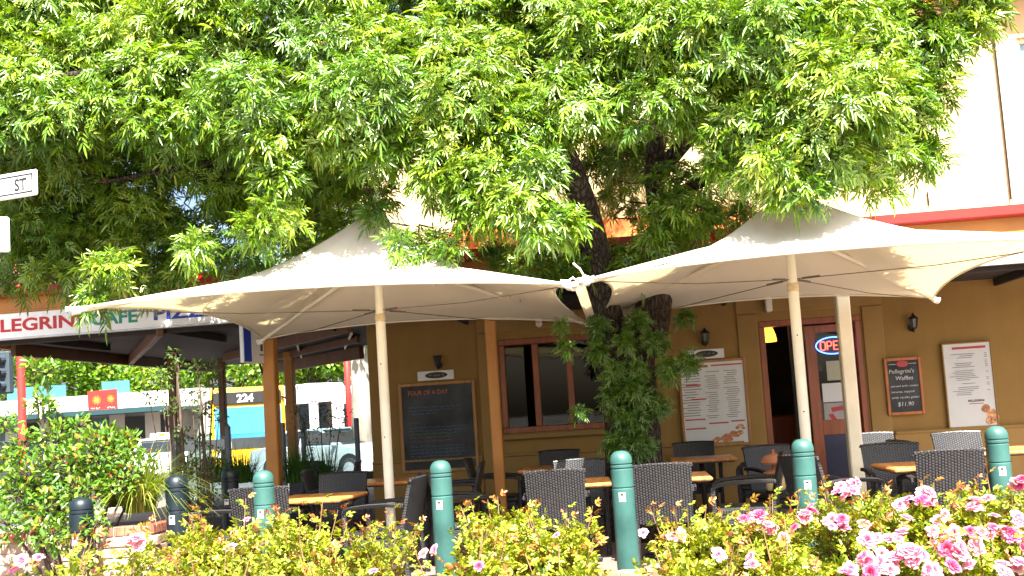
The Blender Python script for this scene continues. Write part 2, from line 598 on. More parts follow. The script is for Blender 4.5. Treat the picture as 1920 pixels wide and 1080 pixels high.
def unit(a):
    return a / np.maximum(np.linalg.norm(a, axis=-1, keepdims=True), 1e-9)


def leaf_arrays(P, D, N, L, W, droop=0.12, fold=0.18, peak=0.42):
    """blades: base P, direction D, normal N -> (n,6,3) points and quads"""
    D = unit(D)
    S = unit(np.cross(D, N))
    N = np.cross(S, D)
    L = L[:, None]
    W = W[:, None]
    b = P
    tip = P + D * L - N * L * droop
    a1, a2 = peak * 0.62, peak + (1 - peak) * 0.42
    def mid(t, sgn, w):
        return P + D * L * t + S * (sgn * W * w * 0.5) + N * (W * fold) - N * L * droop * t * t
    l1, r1 = mid(a1, -1, 0.86), mid(a1, 1, 0.86)
    l2, r2 = mid(a2, -1, 0.80), mid(a2, 1, 0.80)
    V = np.stack([b, r1, r2, tip, l2, l1], axis=1)
    n = len(P)
    base = (np.arange(n) * 6)[:, None]
    q = np.concatenate([base + np.array([[0, 1, 2, 3]]), base + np.array([[0, 3, 4, 5]])], axis=1)
    return V.reshape(-1, 3), q.ravel()


def leaves_object(name, P, D, N, L, W, tint, mat, parent, kind='stuff', **kw):
    V, q = leaf_arrays(P, D, N, L, W, **kw)
    me = np_mesh(name, V, q, 4, mat, np.repeat(tint, 6))
    o = link(name, me, parent)
    if kind:
        o['kind'] = kind
    return o


def rand_dirs(n):
    return unit(RNG.normal(size=(n, 3)))


def text_mesh(body, size, bold=0.0, extrude=0.003, shear=0.0, space=1.0):
    cu = bpy.data.curves.new('lettering', 'FONT')
    cu.body = body
    cu.size = size
    cu.offset = bold
    cu.extrude = extrude
    cu.shear = shear
    cu.space_character = space
    cu.resolution_u = 3
    ob = bpy.data.objects.new('lettering', cu)
    COL.objects.link(ob)
    dg = bpy.context.evaluated_depsgraph_get()
    me = bpy.data.meshes.new_from_object(ob.evaluated_get(dg))
    bpy.data.objects.remove(ob)
    bpy.data.curves.remove(cu)
    return me


def lettering(body, x0, x1, z0, h, y, mat, parent, bold=0.0, name='lettering', shear=0.0, space=1.0):
    """text standing on a wall that faces -Y, stretched between x0 and x1"""
    me = text_mesh(body, 1.0, bold, 0.0, shear, space)
    co = np.empty(len(me.vertices) * 3, np.float32)
    me.vertices.foreach_get('co', co)
    co = co.reshape(-1, 3)
    mn, mx = co.min(0), co.max(0)
    cap = 0.729
    out = np.empty_like(co)
    w = (x1 - x0) if x1 is not None else (mx[0] - mn[0]) * h / cap
    out[:, 0] = x0 + (co[:, 0] - mn[0]) / (mx[0] - mn[0]) * w
    out[:, 1] = y
    out[:, 2] = z0 + co[:, 1] / cap * h
    me.vertices.foreach_set('co', out.ravel())
    me.materials.clear()
    me.materials.append(mat)
    me.update()
    return link(name, me, parent)


def W(o):
    """the mesh was written in world coordinates: undo the parent's offset"""
    o.matrix_parent_inverse = Matrix.Translation(-Vector(o.parent.location))
    return o


# ------------------------------------------------------------------ ground, road, footpath
g = MB()
g.ngon([(-700, -300, -0.15), (700, -300, -0.15), (700, 1200, -0.15), (-700, 1200, -0.15)])
tag(g.build('ground', M_HILL), kind='structure')
rd = MB()
rd.ngon([(-90, -60, -0.13), (-10.6, -60, -0.13), (-10.6, 21.5, -0.13), (60, 21.5, -0.13), (60, 38.5, -0.13), (-90, 38.5, -0.13)])
tag(rd.build('road', M_ASPHALT), kind='structure')
fp = MB()
fp.prism([(-10.4, -60), (60, -60), (60, 21.2), (-9.2, 21.2), (-10.1, 20.8), (-10.4, 19.8)], -0.14, 0.0, 'z')
tag(fp.build('footpath', M_PAVE), kind='structure')
ff = MB()
ff.prism([(-90, 38.7), (60, 38.7), (60, 44), (-90, 44)], -0.14, 0.0, 'z')
tag(ff.build('far_footpath', M_PAVE), kind='structure')
kb = MB()
kb.box((-10.5, -20, -0.065), (0.2, 80, 0.135), 0.02)
kb.box((25, 21.35, -0.065), (68, 0.28, 0.135), 0.02)
tag(kb.build('kerb', M_KERB), kind='structure')

# lane stripes on the road
for i in range(5):
    ln = MB()
    ln.ngon([(-40 + i * 7, 29.9, -0.126), (-37 + i * 7, 29.9, -0.126), (-37 + i * 7, 30.05, -0.126), (-40 + i * 7, 30.05, -0.126)])
    tag(ln.build('lane_stripe', M_WHITE), kind='structure')

# clay pavers of the path through the rose bed, laid in running bond on the footpath
path = MB()
path.box((-3.05, 6.3, 0.006), (1.7, 3.4, 0.012))
path_o = tag(path.build('paved_path', M_MORTAR), kind='structure')
pv_me = []
for k in range(3):
    b = MB().box((0, 0, 0), (0.222, 0.108, 0.03), 0.006)
    o = b.build('paver', M_PAVERS[k])
    pv_me.append(o.data)
    bpy.data.objects.remove(o)
cnt = 0
for j in range(29):
    for i in range(8):
        x = -3.78 + i * 0.23 + (0.115 if j % 2 else 0)
        if x > -2.3:
            continue
        o = link('paver', pv_me[random.choice((0, 0, 1, 1, 2))], path_o, (x, 4.75 + j * 0.116, 0.021 + random.uniform(-0.0025, 0.0025)))
        o.rotation_euler = (random.uniform(-0.01, 0.01), random.uniform(-0.01, 0.01), random.uniform(-0.02, 0.02))

# garden beds
bd = MB()
bd.prism([(-2.2, 4.0), (4.6, 4.0), (4.6, 7.55), (-2.2, 7.55)], 0.0, 0.10, 'z')
bd.prism([(-5.0, 4.4), (-3.9, 4.4), (-3.9, 7.3), (-5.0, 7.3)], 0.0, 0.10, 'z')
bd.prism([(-8.2, 8.4), (-4.6, 8.4), (-4.6, 12.4), (-8.2, 12.4)], 0.0, 0.16, 'z')
bd.prism([(-5.2, 7.72), (-4.05, 7.84), (-4.05, 8.36), (-5.2, 8.36)], 0.0, 0.52, 'z')
bd.prism([(-8.0, 12.6), (-4.4, 12.6), (-4.4, 14.0), (-8.0, 14.0)], 0.0, 0.16, 'z')
tag(bd.build('garden_bed', M_SOIL), kind='structure')


def brick_run(name, label, p0, p1, courses=3, seedv=0, pink=False):
    """low garden wall of single bricks on a mortar core"""
    p0, p1 = Vector(p0), Vector(p1)
    ln = (p1 - p0).length
    ang = math.atan2((p1 - p0).y, (p1 - p0).x)
    t = empty(name, p0, ang, label, 'garden wall')
    core = MB().box((ln / 2, 0, courses * 0.086 / 2 - 0.004), (ln, 0.09, courses * 0.086 - 0.012))
    core.build('mortar_core', M_MORTAR, t)
    rnd = random.Random(seedv)
    for c in range(courses):
        x = -0.12 if c % 2 else 0.0
        while x < ln - 0.05:
            k = rnd.choice((0, 0, 1, 2))
            if pink:
                k = rnd.choice((3, 4, 4)) if c < courses - 1 else rnd.choice((0, 2))
            o = link('brick', BRICK_ME[k], t, (x + 0.115, rnd.uniform(-0.003, 0.003), 0.04 + c * 0.086))
            o.rotation_euler = (0, 0, rnd.uniform(-0.012, 0.012))
            x += 0.24
    return t


BRICK_ME = []
for k in range(5):
    o = MB().box((0, 0, 0), (0.23, 0.11, 0.076), 0.006).build('brick', (M_BRICKS + M_PAVERS)[k])
    BRICK_ME.append(o.data)
    bpy.data.objects.remove(o)
brick_run('brick_edging', 'low brick edging of the grass and shrub bed at left', (-5.0, 8.3, 0), (-4.5, 8.36, 0), 4, 1)
brick_run('brick_planter', 'raised pale brick planter wall below the golden grass clump', (-5.3, 7.6, 0), (-3.95, 7.75, 0), 8, 2, True)
brick_run('brick_planter', 'short return of the brick planter wall beside the dark bollard', (-3.98, 7.87, 0), (-3.98, 8.5, 0), 8, 4, True)
brick_run('brick_edging', 'low brick edging of the rose bed beside the tables', (-2.2, 7.6, 0), (4.6, 7.62, 0), 2, 3)

# ------------------------------------------------------------------ cafe building
WY = 13.5                          # plane of the shaded ground floor wall
cafe = empty('cafe_building', (1.0, 15.0, 0), 0, 'ochre rendered corner cafe building behind the tables and verandah', 'building')
XL, XR = -3.59, 9.0


def wall_piece(m, x0, x1, z0, z1, y0=WY, y1=WY + 0.3):
    m.box(((x0 + x1) / 2, (y0 + y1) / 2, (z0 + z1) / 2), (x1 - x0, y1 - y0, z1 - z0))


wl = MB()
WX0, WX1, WZ0, WZ1 = -1.75, -0.27, 1.12, 2.42
DX0, DX1, DZ1 = 1.79, 3.12, 2.42
wall_piece(wl, XL, WX0, 0, 3.6)
wall_piece(wl, WX0, WX1, 0, WZ0)
wall_piece(wl, WX0, WX1, WZ1, 3.6)
wall_piece(wl, WX1, DX0, 0, 3.6)
wall_piece(wl, DX0, DX1, DZ1, 3.6)
wall_piece(wl, DX1, XR, 0, 3.6)
wl.box((XL + 0.15, WY + 4.15, 1.8), (0.3, 7.7, 3.6))
W(wl.build('ground_floor_wall', M_WALL, cafe))
# raised architraves round window and door, skirting band
for (x0, x1, z1, z0) in ((WX0, WX1, WZ1, 0.0), (DX0, DX1, DZ1, 0.0)):
    ar = MB()
    for xx in (x0 - 0.15, x1 + 0.15):
        ar.box((xx, WY - 0.012, z1 / 2 + 0.05), (0.26, 0.03, z1 + 0.1), 0.006)
    ar.box(((x0 + x1) / 2, WY - 0.012, z1 + 0.24), (x1 - x0 + 0.56, 0.03, 0.26), 0.006)
    W(ar.build('architrave', M_TRIM, cafe))
    li = MB()
    li.box(((x0 + x1) / 2, WY - 0.018, z1 + 0.39), (x1 - x0 + 0.62, 0.045, 0.025), 0.008)
    W(li.build('architrave_moulding', M_TRIM, cafe))
for (x0, x1) in ((XL, WX0 - 0.3), (WX0 - 0.02, WX1 + 0.02), (WX1 + 0.3, DX0 - 0.3), (DX1 + 0.3, XR)):
    sk = MB()
    sk.box(((x0 + x1) / 2, WY - 0.018, 0.41), (x1 - x0, 0.035, 0.82))
    sk.box(((x0 + x1) / 2, WY - 0.03, 0.83), (x1 - x0, 0.06, 0.045), 0.015)
    W(sk.build('skirting', M_TRIM, cafe))
sill = MB().box(((WX0 + WX1) / 2, WY - 0.04, WZ0 - 0.045), (WX1 - WX0 + 0.16, 0.12, 0.07), 0.012)
W(sill.build('sill', M_TRIM, cafe))
# upper storey
uw = MB()
UWX0, UWX1, UWZ0, UWZ1 = 5.44, 6.6, 4.3, 5.95
wall_piece(uw, XL, UWX0, 3.6, 6.75)
wall_piece(uw, UWX0, UWX1, 3.6, UWZ0)
wall_piece(uw, UWX0, UWX1, UWZ1, 6.75)
wall_piece(uw, UWX1, XR, 3.6, 6.75)
uw.box((XL + 0.15, WY + 4.15, 5.17), (0.3, 7.7, 3.15))
W(uw.build('upper_wall', M_WALLUP, cafe))
win = MB()
win.box((6.02, WY + 0.12, 5.12), (1.16, 0.02, 1.65))
ow = W(win.build('upper_window', M_GLASSSKY, cafe))
fr = MB()
for (a, b_, c_, d_) in ((5.47, 5.125, 0.06, 1.65), (6.57, 5.125, 0.06, 1.65)):
    fr.box((a, WY + 0.09, b_), (c_, 0.06, d_), 0.008)
for zz in (4.33, 5.1, 5.92):
    fr.box((6.02, WY + 0.092, zz), (1.04, 0.056, 0.06), 0.008)
fr_o = fr.build('window_frame', M_CREAMPOST, ow)
fr_o.matrix_parent_inverse = Matrix.Identity(4)
ev = MB()
ev.prism([(WY - 0.36, 6.62), (WY - 0.36, 6.72), (WY + 4.0, 8.6), (WY + 8.5, 6.8), (WY + 8.5, 6.7), (WY, 6.7)], XL - 0.6, XR + 0.4, 'x')
W(ev.build('roof', M_ROOF, cafe))
for i in range(11):
    rf = MB().box((XL + 0.2 + i * 1.1, WY - 0.17, 6.56), (0.09, 0.33, 0.11), 0.01)
    W(rf.build('rafter_end', M_BOARDOR, cafe))
gt = MB().box(((XL + XR) / 2, WY - 0.41, 6.68), (XR - XL + 1.2, 0.10, 0.13), 0.03)
W(gt.build('eave_gutter', M_BOARDOR, cafe))
cd = MB().tube([at(1862, 60, WY - 0.03), at(1880, 220, WY - 0.03), at(1896, 374, WY - 0.03)], 0.012, 6)
W(cd.build('conduit', M_BLACK, cafe))
ck = MB().tube([at(1739, 360, WY - 0.02), at(1742, 386, WY - 0.02)], 0.009, 6)
W(ck.build('pipe_stub', M_BLACK, cafe))
# interior behind door and window
inn = MB()
inn.box((0.5, WY + 4.0, 1.75), (8.0, 0.1, 3.4))
inn.box((-3.2, WY + 2.2, 1.75), (0.1, 3.6, 3.4))
inn.box((4.4, WY + 2.2, 1.75), (0.1, 3.6, 3.4))
inn.box((0.6, WY + 2.2, 3.4), (7.6, 3.6, 0.1))
inn.box((0.6, WY + 2.2, 0.03), (7.4, 3.6, 0.06))
W(inn.build('interior_room', M_INTERIOR, cafe))
cnr = MB().box((2.4, WY + 2.6, 0.55), (1.6, 0.5, 1.1), 0.02)
W(cnr.build('interior_counter', M_WOOD, cafe))

# timber window
wd = MB()
FW = 0.085
wd.box(((WX0 + WX1) / 2, WY + 0.07, WZ1 - FW / 2), (WX1 - WX0, 0.12, FW), 0.01)
wd.box(((WX0 + WX1) / 2, WY + 0.07, WZ0 + FW / 2), (WX1 - WX0, 0.12, FW), 0.01)
for k in range(4):
    x = WX0 + FW / 2 + k * (WX1 - WX0 - FW) / 3
    wd.box((x, WY + 0.068, (WZ0 + WZ1) / 2), (FW, 0.11, WZ1 - WZ0 - 2 * FW), 0.01)
wf = W(wd.build('window', M_WOOD, cafe))
for k in range(3):
    x0 = WX0 + FW + k * (WX1 - WX0 - FW) / 3
    x1 = WX0 + (k + 1) * (WX1 - WX0 - FW) / 3
    pn = MB().box(((x0 + x1) / 2, WY + 0.08 + 0.002 * k, (WZ0 + WZ1) / 2), (x1 - x0, 0.006, WZ1 - WZ0 - 2 * FW))
    pn.build('pane', M_GLASS, wf)

# doorway: frame, open left half, right leaf with a glazed panel
df = MB()
for xx in (DX0 + 0.04, DX1 - 0.04):
    df.box((xx, WY + 0.1, DZ1 / 2 - 0.04), (0.08, 0.2, DZ1 - 0.08), 0.008)
df.box(((DX0 + DX1) / 2, WY + 0.1, DZ1 - 0.04), (DX1 - DX0, 0.2, 0.08), 0.008)
dfo = W(df.build('door_frame', M_WOOD, cafe))
LX0, LX1 = 2.40, 3.04
lf = MB()
lf.box((LX0 + 0.07, WY + 0.12, 1.17), (0.14, 0.05, 2.3), 0.006)
lf.box((LX1 - 0.06, WY + 0.12, 1.17), (0.12, 0.05, 2.3), 0.006)
for (z, h) in ((2.27, 0.10), (0.95, 0.2), (0.15, 0.26)):
    lf.box(((LX0 + LX1) / 2 + 0.005, WY + 0.12, z), (LX1 - LX0 - 0.26, 0.048, h), 0.006)
lfo = W(lf.build('door_leaf', M_WOOD, cafe))
MB().box(((LX0 + LX1) / 2, WY + 0.12, 1.635), (LX1 - LX0 - 0.25, 0.008, 1.17)).build('pane', M_GLASSCL, lfo)
MB().box(((LX0 + LX1) / 2, WY + 0.12, 0.565), (LX1 - LX0 - 0.25, 0.02, 0.57)).build('kick_panel', M_DOORBLUE, lfo)
MB().box(((LX0 + LX1) / 2, WY + 0.6, 1.5), (0.9, 0.04, 2.2)).build('screen_behind', M_INTERIOR, lfo)
pp = MB().box((2.80, WY + 0.105, 1.70), (0.30, 0.004, 0.26))
pp.build('notice_sheet', simple('notice_paper_buff', (0.42, 0.42, 0.30), 0.6, 0.1, 8, bmp=0), lfo)
pp = MB().box((2.75, WY + 0.103, 1.41), (0.36, 0.004, 0.25))
pp.build('notice_sheet', M_PAPER, lfo)
pp = MB().box((2.55, WY + 0.105, 1.75), (0.09, 0.004, 0.10))
pp.build('notice_sticker', M_BLACK, lfo)
pp = MB().box((2.76, WY + 0.104, 1.12), (0.38, 0.004, 0.30))
po = pp.build('poster', simple('poster_print', (0.36, 0.33, 0.33), 0.5, 0.25, 7, bmp=0), lfo)
pb = MB().prism([(2.62, 1.12), (2.68, 1.13), (2.76, 1.0), (2.70, 0.985)], WY + 0.098, WY + 0.101)
pb.prism([(2.66, 1.21), (2.95, 1.24), (2.95, 1.19), (2.68, 1.15)], WY + 0.098, WY + 0.101)
pb.build('poster_figure', M_MENURED, po)

# ------------------------------------------------------------------ verandah
FY = 11.3                          # front plane of its fascia
ver = empty('verandah', (-1.0, 12.4, 0), 0, 'wide street verandah with red gutter round the cafe corner', 'verandah')
VX0, VX1 = -8.35, 7.5
poly = [(VX0, FY + 0.06), (VX1, FY + 0.06), (VX1, WY - 0.003), (XL - 0.003, WY - 0.003), (XL - 0.003, 16.0), (-4.62, 17.1), (-7.1, 19.75), (VX0, 19.5)]
sf = MB().prism(poly, 2.76, 2.80, 'z')
W(sf.build('soffit', M_SOFFIT, ver))
rf = MB()
n = 130
for i in range(n):
    x0, x1 = VX0 + (VX1 - VX0) * i / n, VX0 + (VX1 - VX0) * (i + 1) / n
    xm = (x0 + x1) / 2
    for (a, b_, za, zb) in ((x0, xm, 0, 0.022), (xm, x1, 0.022, 0)):
        rf.ngon([(a, FY - 0.03, 3.22 + za), (b_, FY - 0.03, 3.22 + zb), (b_, WY - 0.004, 3.50 + zb), (a, WY - 0.004, 3.50 + za)])
W(rf.build('roof_sheet', M_ROOF, ver))
rs = MB().prism([(VX0, WY), (XL - 0.004, WY), (XL - 0.004, 16.0), (-4.62, 17.1), (-7.1, 19.75), (VX0, 19.5)], 3.3, 3.34, 'z')
W(rs.build('side_roof_sheet', M_ROOF, ver))
gm = MB()
gm.prism([(FY - 0.10, 3.20), (FY - 0.115, 3.315), (FY - 0.125, 3.32), (FY - 0.128, 3.22), (FY - 0.11, 3.205), (FY + 0.0, 3.205), (FY + 0.0, 3.20)], VX0 - 0.1, VX1, 'x')
W(gm.build('gutter', M_RED, ver))
fb = MB().box(((VX0 + VX1) / 2, FY + 0.03, 3.105), (VX1 - VX0, 0.05, 0.19))
fb.box(((VX0 + VX1) / 2, FY - 0.003, 3.03), (VX1 - VX0, 0.03, 0.025), 0.006)
W(fb.build('fascia_board', M_ORANGE, ver))
sfb = MB().box((VX0 - 0.03, (FY + 19.5) / 2, 2.95), (0.06, 19.4 - FY, 0.5))
W(sfb.build('side_fascia_board', M_ORANGE, ver))
# sign boards on the fascia, each with its lettering
s1 = MB()
s1.box(((VX0 - 1.06) / 2, FY + 0.015, 2.86), (-1.06 - VX0, 0.04, 0.30))
so = W(s1.build('sign_board', M_WHITE, ver))
ed = MB().box(((VX0 - 1.06) / 2, FY + 0.012, 2.698), (-1.06 - VX0, 0.055, 0.024), 0.005)
ed.build('sign_trim', M_STEEL, so)
yF = FY - 0.009


def xs(px, py):
    return float(at(px, py, yF)[0])


lettering('PELLEGRINI', xs(-62, 620), xs(150, 606), 2.79, 0.155, yF, M_LRED, so, 0.028)
lettering('CAFE', xs(170, 610), xs(258, 600), 2.79, 0.155, yF, M_LGREEN, so, 0.028)
lettering('PIZZERIA', xs(288, 590), xs(480, 575), 2.795, 0.155, yF, M_LBLUE, so, 0.028)
s2 = MB().box((4.6, FY + 0.015, 2.86), (5.6, 0.04, 0.30))
so2 = W(s2.build('sign_board', M_WHITE, ver))
MB().box((4.6, FY + 0.012, 2.698), (5.6, 0.055, 0.024), 0.005).build('sign_trim', M_STEEL, so2)
lettering('PIZZERIA', xs(1888, 465), xs(1888, 465) + 1.2, 2.83, 0.155, yF, M_LBLUE, so2, 0.028)
# posts
def post(px, py, y, mat, w=0.13, z1=2.75, x=None):
    p = at(px, py, y)
    xx = float(p[0]) if x is None else x
    m = MB().box((xx, y, z1 / 2), (w, w, z1), 0.014)
    o = W(m.build('post', mat, ver))
    bk = MB().box((xx, y, z1 - 0.10), (w + 0.024, w + 0.024, 0.05), 0.006)
    bk.box((xx, y, 0.06), (w + 0.024, w + 0.024, 0.12), 0.006)
    bk.build('post_collar', mat, o)
    return o


post(507, 700, 11.46, M_ORANGE, 0.155)
post(925, 700, 11.46, M_ORANGE, 0.125)
post(1586, 650, 11.22, M_CREAMPOST, 0.145)
post(546, 760, 17.0, M_ORANGE, 0.16)
post(327, 760, 15.2, M_BEAM, 0.14)
post(418, 760, 17.6, M_BEAM, 0.12)
post(0, 0, 11.46, M_ORANGE, 0.15, x=-8.25)
post(0, 0, 11.46, M_ORANGE, 0.14, x=6.2)


def beam(a, b_, w, h, z, mat, name='beam'):
    a, b_ = Vector((*a, z)), Vector((*b_, z))
    ln = (b_ - a).length
    m = MB().box((0, 0, 0), (ln, w, h), 0.008)
    an = math.atan2(b_.y - a.y, b_.x - a.x)
    o = m.build(name, mat, ver, loc=(a + b_) / 2 - Vector(ver.location), rot=(0, 0, an))
    return o


beam((-3.62, 12.75), (-6.95, 16.5), 0.07, 0.15, 2.685, M_BEAM)
beam((-4.66, 17.12), (-7.1, 19.7), 0.10, 0.22, 2.65, M_BEAM)
beam((-4.1, 14.9), (-6.3, 17.4), 0.06, 0.12, 2.70, M_BEAM)
beam((-8.25, 12.5), (-8.25, 19.4), 0.08, 0.16, 2.68, M_BEAM)
beam((-5.6, 11.4), (-8.2, 15.6), 0.08, 0.15, 2.682, M_BEAM)
beam((-8.2, 11.50), (7.4, 11.50), 0.05, 0.12, 2.70, M_SOFFIT)
for i in range(9):
    x = -7.4 + i * 1.75
    beam((x, 11.55), (x, WY - 0.03), 0.05, 0.10, 2.71, M_SOFFIT, 'rafter')
beam((-4.0, 14.2), (-4.9, 16.9), 0.03, 0.05, 2.73, M_CREAMPOST, 'batten')
beam((-5.0, 14.6), (-6.2, 18.4), 0.03, 0.05, 2.73, M_CREAMPOST, 'batten')

# orange board on the upper wall, seen between tree and canopies
ob = MB().box((-0.35, WY - 0.03, 3.75), (4.4, 0.05, 0.46), 0.01)
tag(ob.build('wall_board', M_BOARDOR), 'orange painted board on the upper wall behind the tree trunk', 'board')

# ------------------------------------------------------------------ things on the wall
def board(name, label, cat, corners, face, frame_m, fw=0.045):
    """upright board between wall x0..x1 and z0..z1"""
    x0, x1, z0, z1 = corners
    t = empty(name, ((x0 + x1) / 2, WY - 0.05, z0), 0, label, cat)
    cx, cz = 0.0, (z1 - z0) / 2
    w, h = x1 - x0, z1 - z0
    y = 0.0
    MB().box((cx, y + 0.006, cz), (w - 0.01, 0.02, h - 0.01)).build('face', face, t)
    if frame_m:
        f = MB()
        for sx in (-1, 1):
            f.box((sx * (w / 2 - fw / 2), y, cz), (fw, 0.04, h), 0.006)
        for sz in (0, 1):
            f.box((0, y, fw / 2 if sz == 0 else h - fw / 2), (w - 2 * fw, 0.038, fw), 0.006)
        f.build('frame', frame_m, t)
    return t, w, h


def scribble(m, x0, x1, z, h, y, rnd):
    """a line of illegible handwriting: a wavering ribbon with gaps between words"""
    x = x0
    while x < x1 - h * 0.6:
        wl_ = rnd.uniform(2.0, 5.5) * h * 0.75
        pts, xx = [], x
        while xx < min(x + wl_, x1):
            pts.append((xx, y, z + rnd.uniform(-0.5, 0.5) * h * (1.5 if rnd.random() < 0.15 else 0.8)))
            xx += h * rnd.uniform(0.18, 0.34)
        if len(pts) > 2:
            m.tube(pts, h * 0.085, 4, False)
        x += wl_ + h * 0.7


rnd = random.Random(5)
t, w, h = board('chalkboard_menu', 'large black chalkboard menu with coloured handwriting left of the window', 'chalkboard',
                (-3.17, -2.09, 0.66, 1.90), M_CHALK, M_WOODFR)
lettering('FOUR OF A DAY', -0.40, 0.16, h - 0.17, 0.065, -0.0075, M_CH_R, t, 0.004, 'chalk_heading')
sc_b, sc_g, sc_r = MB(), MB(), MB()
for (z, m, k) in ((0.90, sc_b, 0.9), (0.855, sc_b, 0.7), (0.81, sc_b, 0.45), (0.69, sc_r, 0.2), (0.62, sc_b, 0.95), (0.575, sc_b, 0.95),
                  (0.53, sc_g, 0.85), (0.485, sc_b, 0.7), (0.43, sc_r, 0.75), (0.36, sc_b, 0.9), (0.315, sc_b, 0.9), (0.27, sc_b, 0.92), (0.225, sc_b, 0.85), (0.18, sc_g, 0.6)):
    scribble(m, -0.41, -0.41 + 0.84 * k, z, 0.024, -0.007, rnd)
sc_b.build('chalk_writing', M_CH_B, t)
sc_g.build('chalk_writing', M_CH_G, t)
sc_r.build('chalk_writing', M_CH_R, t)

t, w, h = board('specials_board', 'small chalkboard in orange timber frame right of the door', 'chalkboard',
                (3.35, 3.82, 1.06, 1.81), M_CHALK, simple('orange_timber', (0.42, 0.14, 0.035), 0.5, 0.2, 4, stretch=(5, 5, 1)), 0.04)
em = MB().lathe([(0.0, 0), (0.075, 0), (0.075, 0.003), (0, 0.003)], 20)
eo = em.build('emblem', M_MENURED, t, loc=(0, -0.006, h - 0.085), rot=(R(90), 0, 0))
eo.scale = (1, 0.55, 1)
ln = MB().box((-0.13, -0.007, h - 0.085), (0.09, 0.002, 0.006)).box((0.13, -0.007, h - 0.085), (0.09, 0.002, 0.006))
ln.build('emblem_rule', M_CH_W, t)
for (s_, x0, x1, z, hh) in (("Pellegrini's", -0.18, 0.14, 0.545, 0.055), ('Waffles', -0.10, 0.12, 0.455, 0.055), ('served with cream', -0.17, 0.175, 0.365, 0.028),
                            ('bananas, topped', -0.17, 0.12, 0.29, 0.028), ('with vanilla gelati', -0.17, 0.175, 0.215, 0.028), ('$11.90', -0.10, 0.10, 0.115, 0.055)):
    lettering(s_, x0, x1, z, hh, -0.0065, M_CH_W, t, 0.0, 'chalk_writing', 0.15)


def menu_lines(t, cols, z0, z1, step, y, rnd, prices=None):
    m = MB()
    z = z1
    while z > z0:
        for (x0, x1) in cols:
            if rnd.random() < 0.9:
                m.box(((x0 + x0 + (x1 - x0) * rnd.uniform(0.5, 1)) / 2, y, z), ((x1 - x0) * rnd.uniform(0.5, 1), 0.002, step * 0.33))
        if prices and rnd.random() < 0.6:
            m.box((prices, y, z), (0.03, 0.002, step * 0.35))
        z -= step
    m.build('menu_text', M_INK, t)


t, w, h = board('menu_poster', 'wide white wall menu with red headings left of the cafe door', 'menu board',
                (0.68, 1.575, 0.79, 1.95), M_PAPER, M_WOODFR, 0.035)
for (x0, x1, z) in ((-0.36, -0.05, 1.07), (-0.01, 0.40, 1.08), (-0.36, -0.16, 0.83), (-0.30, -0.10, 0.64), (-0.40, -0.13, 0.37), (-0.40, -0.13, 0.25), (-0.09, 0.17, 0.31), (0.20, 0.38, 0.325)):
    MB().box(((x0 + x1) / 2, -0.007, z), (x1 - x0, 0.002, 0.018)).build('red_heading', M_MENURED, t)
menu_lines(t, [(-0.39, -0.14)], 0.42, 1.02, 0.035, -0.0065, rnd)
menu_lines(t, [(-0.08, 0.10), (0.17, 0.36)], 0.38, 1.0, 0.028, -0.0065, rnd)
fd = MB()
for k in range(26):
    a = k / 26
    cx, cz = 0.0 + 0.36 * a + rnd.uniform(-0.03, 0.03), 0.07 + 0.16 * a * a + rnd.uniform(-0.03, 0.05)
    rr = rnd.uniform(0.02, 0.05)
    fd.mi = rnd.choice((0, 0, 1))
    yy = -0.0064 - 0.00012 * k
    fd.ngon([(cx + rr * math.cos(q), yy, cz + rr * 0.7 * math.sin(q)) for q in [i * math.pi / 4 + 0.3 * a for i in range(8)]])
fd.build('food_picture', [M_FOODA, M_FOODB], t)

t, w, h = board('menu_poster', 'tall narrow white menu poster on the wall at far right', 'menu board',
                (4.09, 4.715, 0.84, 1.955), M_PAPER, M_TRIM, 0.02)
MB().box((0.03, -0.007, 1.04), (0.42, 0.002, 0.03)).build('red_heading', M_MENURED, t)
menu_lines(t, [(-0.17, 0.15)], 0.42, 0.96, 0.024, -0.0065, rnd, 0.23)
lettering('PELLEGRINI', -0.04, 0.16, 0.335, 0.028, -0.0068, M_LBLACK, t, 0.03)
MB().box((0.06, -0.0068, 0.31), (0.18, 0.002, 0.008)).build('menu_rule', M_MENURED, t)
fd = MB()
for k, (cx, cz, rr, mi) in enumerate(((0.17, 0.24, 0.055, 0), (0.22, 0.16, 0.05, 1), (0.26, 0.11, 0.07, 1), (0.25, 0.19, 0.04, 1), (0.20, 0.08, 0.05, 1), (0.14, 0.23, 0.03, 0))):
    fd.mi = mi
    fd.ngon([(cx + rr * math.cos(q), -0.0066 - 0.0004 * k, cz + rr * math.sin(q)) for q in [i * math.pi / 5 for i in range(10)]])
fd.build('food_picture', [M_FOODA, M_FOODB], t)


def oval_plate(x0, x1, z0, z1, label):
    t = empty('oval_sign', ((x0 + x1) / 2, WY - 0.02, z0), 0, label, 'sign')
    w, h = x1 - x0, z1 - z0
    MB().box((0, 0, h / 2), (w, 0.02, h), 0.004).build('plate', M_PLATE, t)
    o = MB().lathe([(0.0, 0), (0.5, 0), (0.5, 0.003), (0, 0.003)], 28).build('oval', M_LBLACK, t, loc=(w * 0.02, -0.0102, h * 0.52), rot=(R(90), 0, 0))
    o.scale = (w * 0.62, h * 0.68, 1)
    q = MB()
    scribble(q, -w * 0.2, w * 0.24, h * 0.53, h * 0.22, -0.0145, rnd)
    q.build('script_lettering', simple('gold_ink', (0.45, 0.36, 0.14), 0.5, 0.1, 9, bmp=0) if 'gold_ink' not in MATS else MATS['gold_ink'], t)
    return t


oval_plate(-2.89, -2.38, 1.925, 2.055, 'white plate with black oval above the large chalkboard')
oval_plate(0.83, 1.31, 1.965, 2.095, 'white plate with black oval above the wide menu')


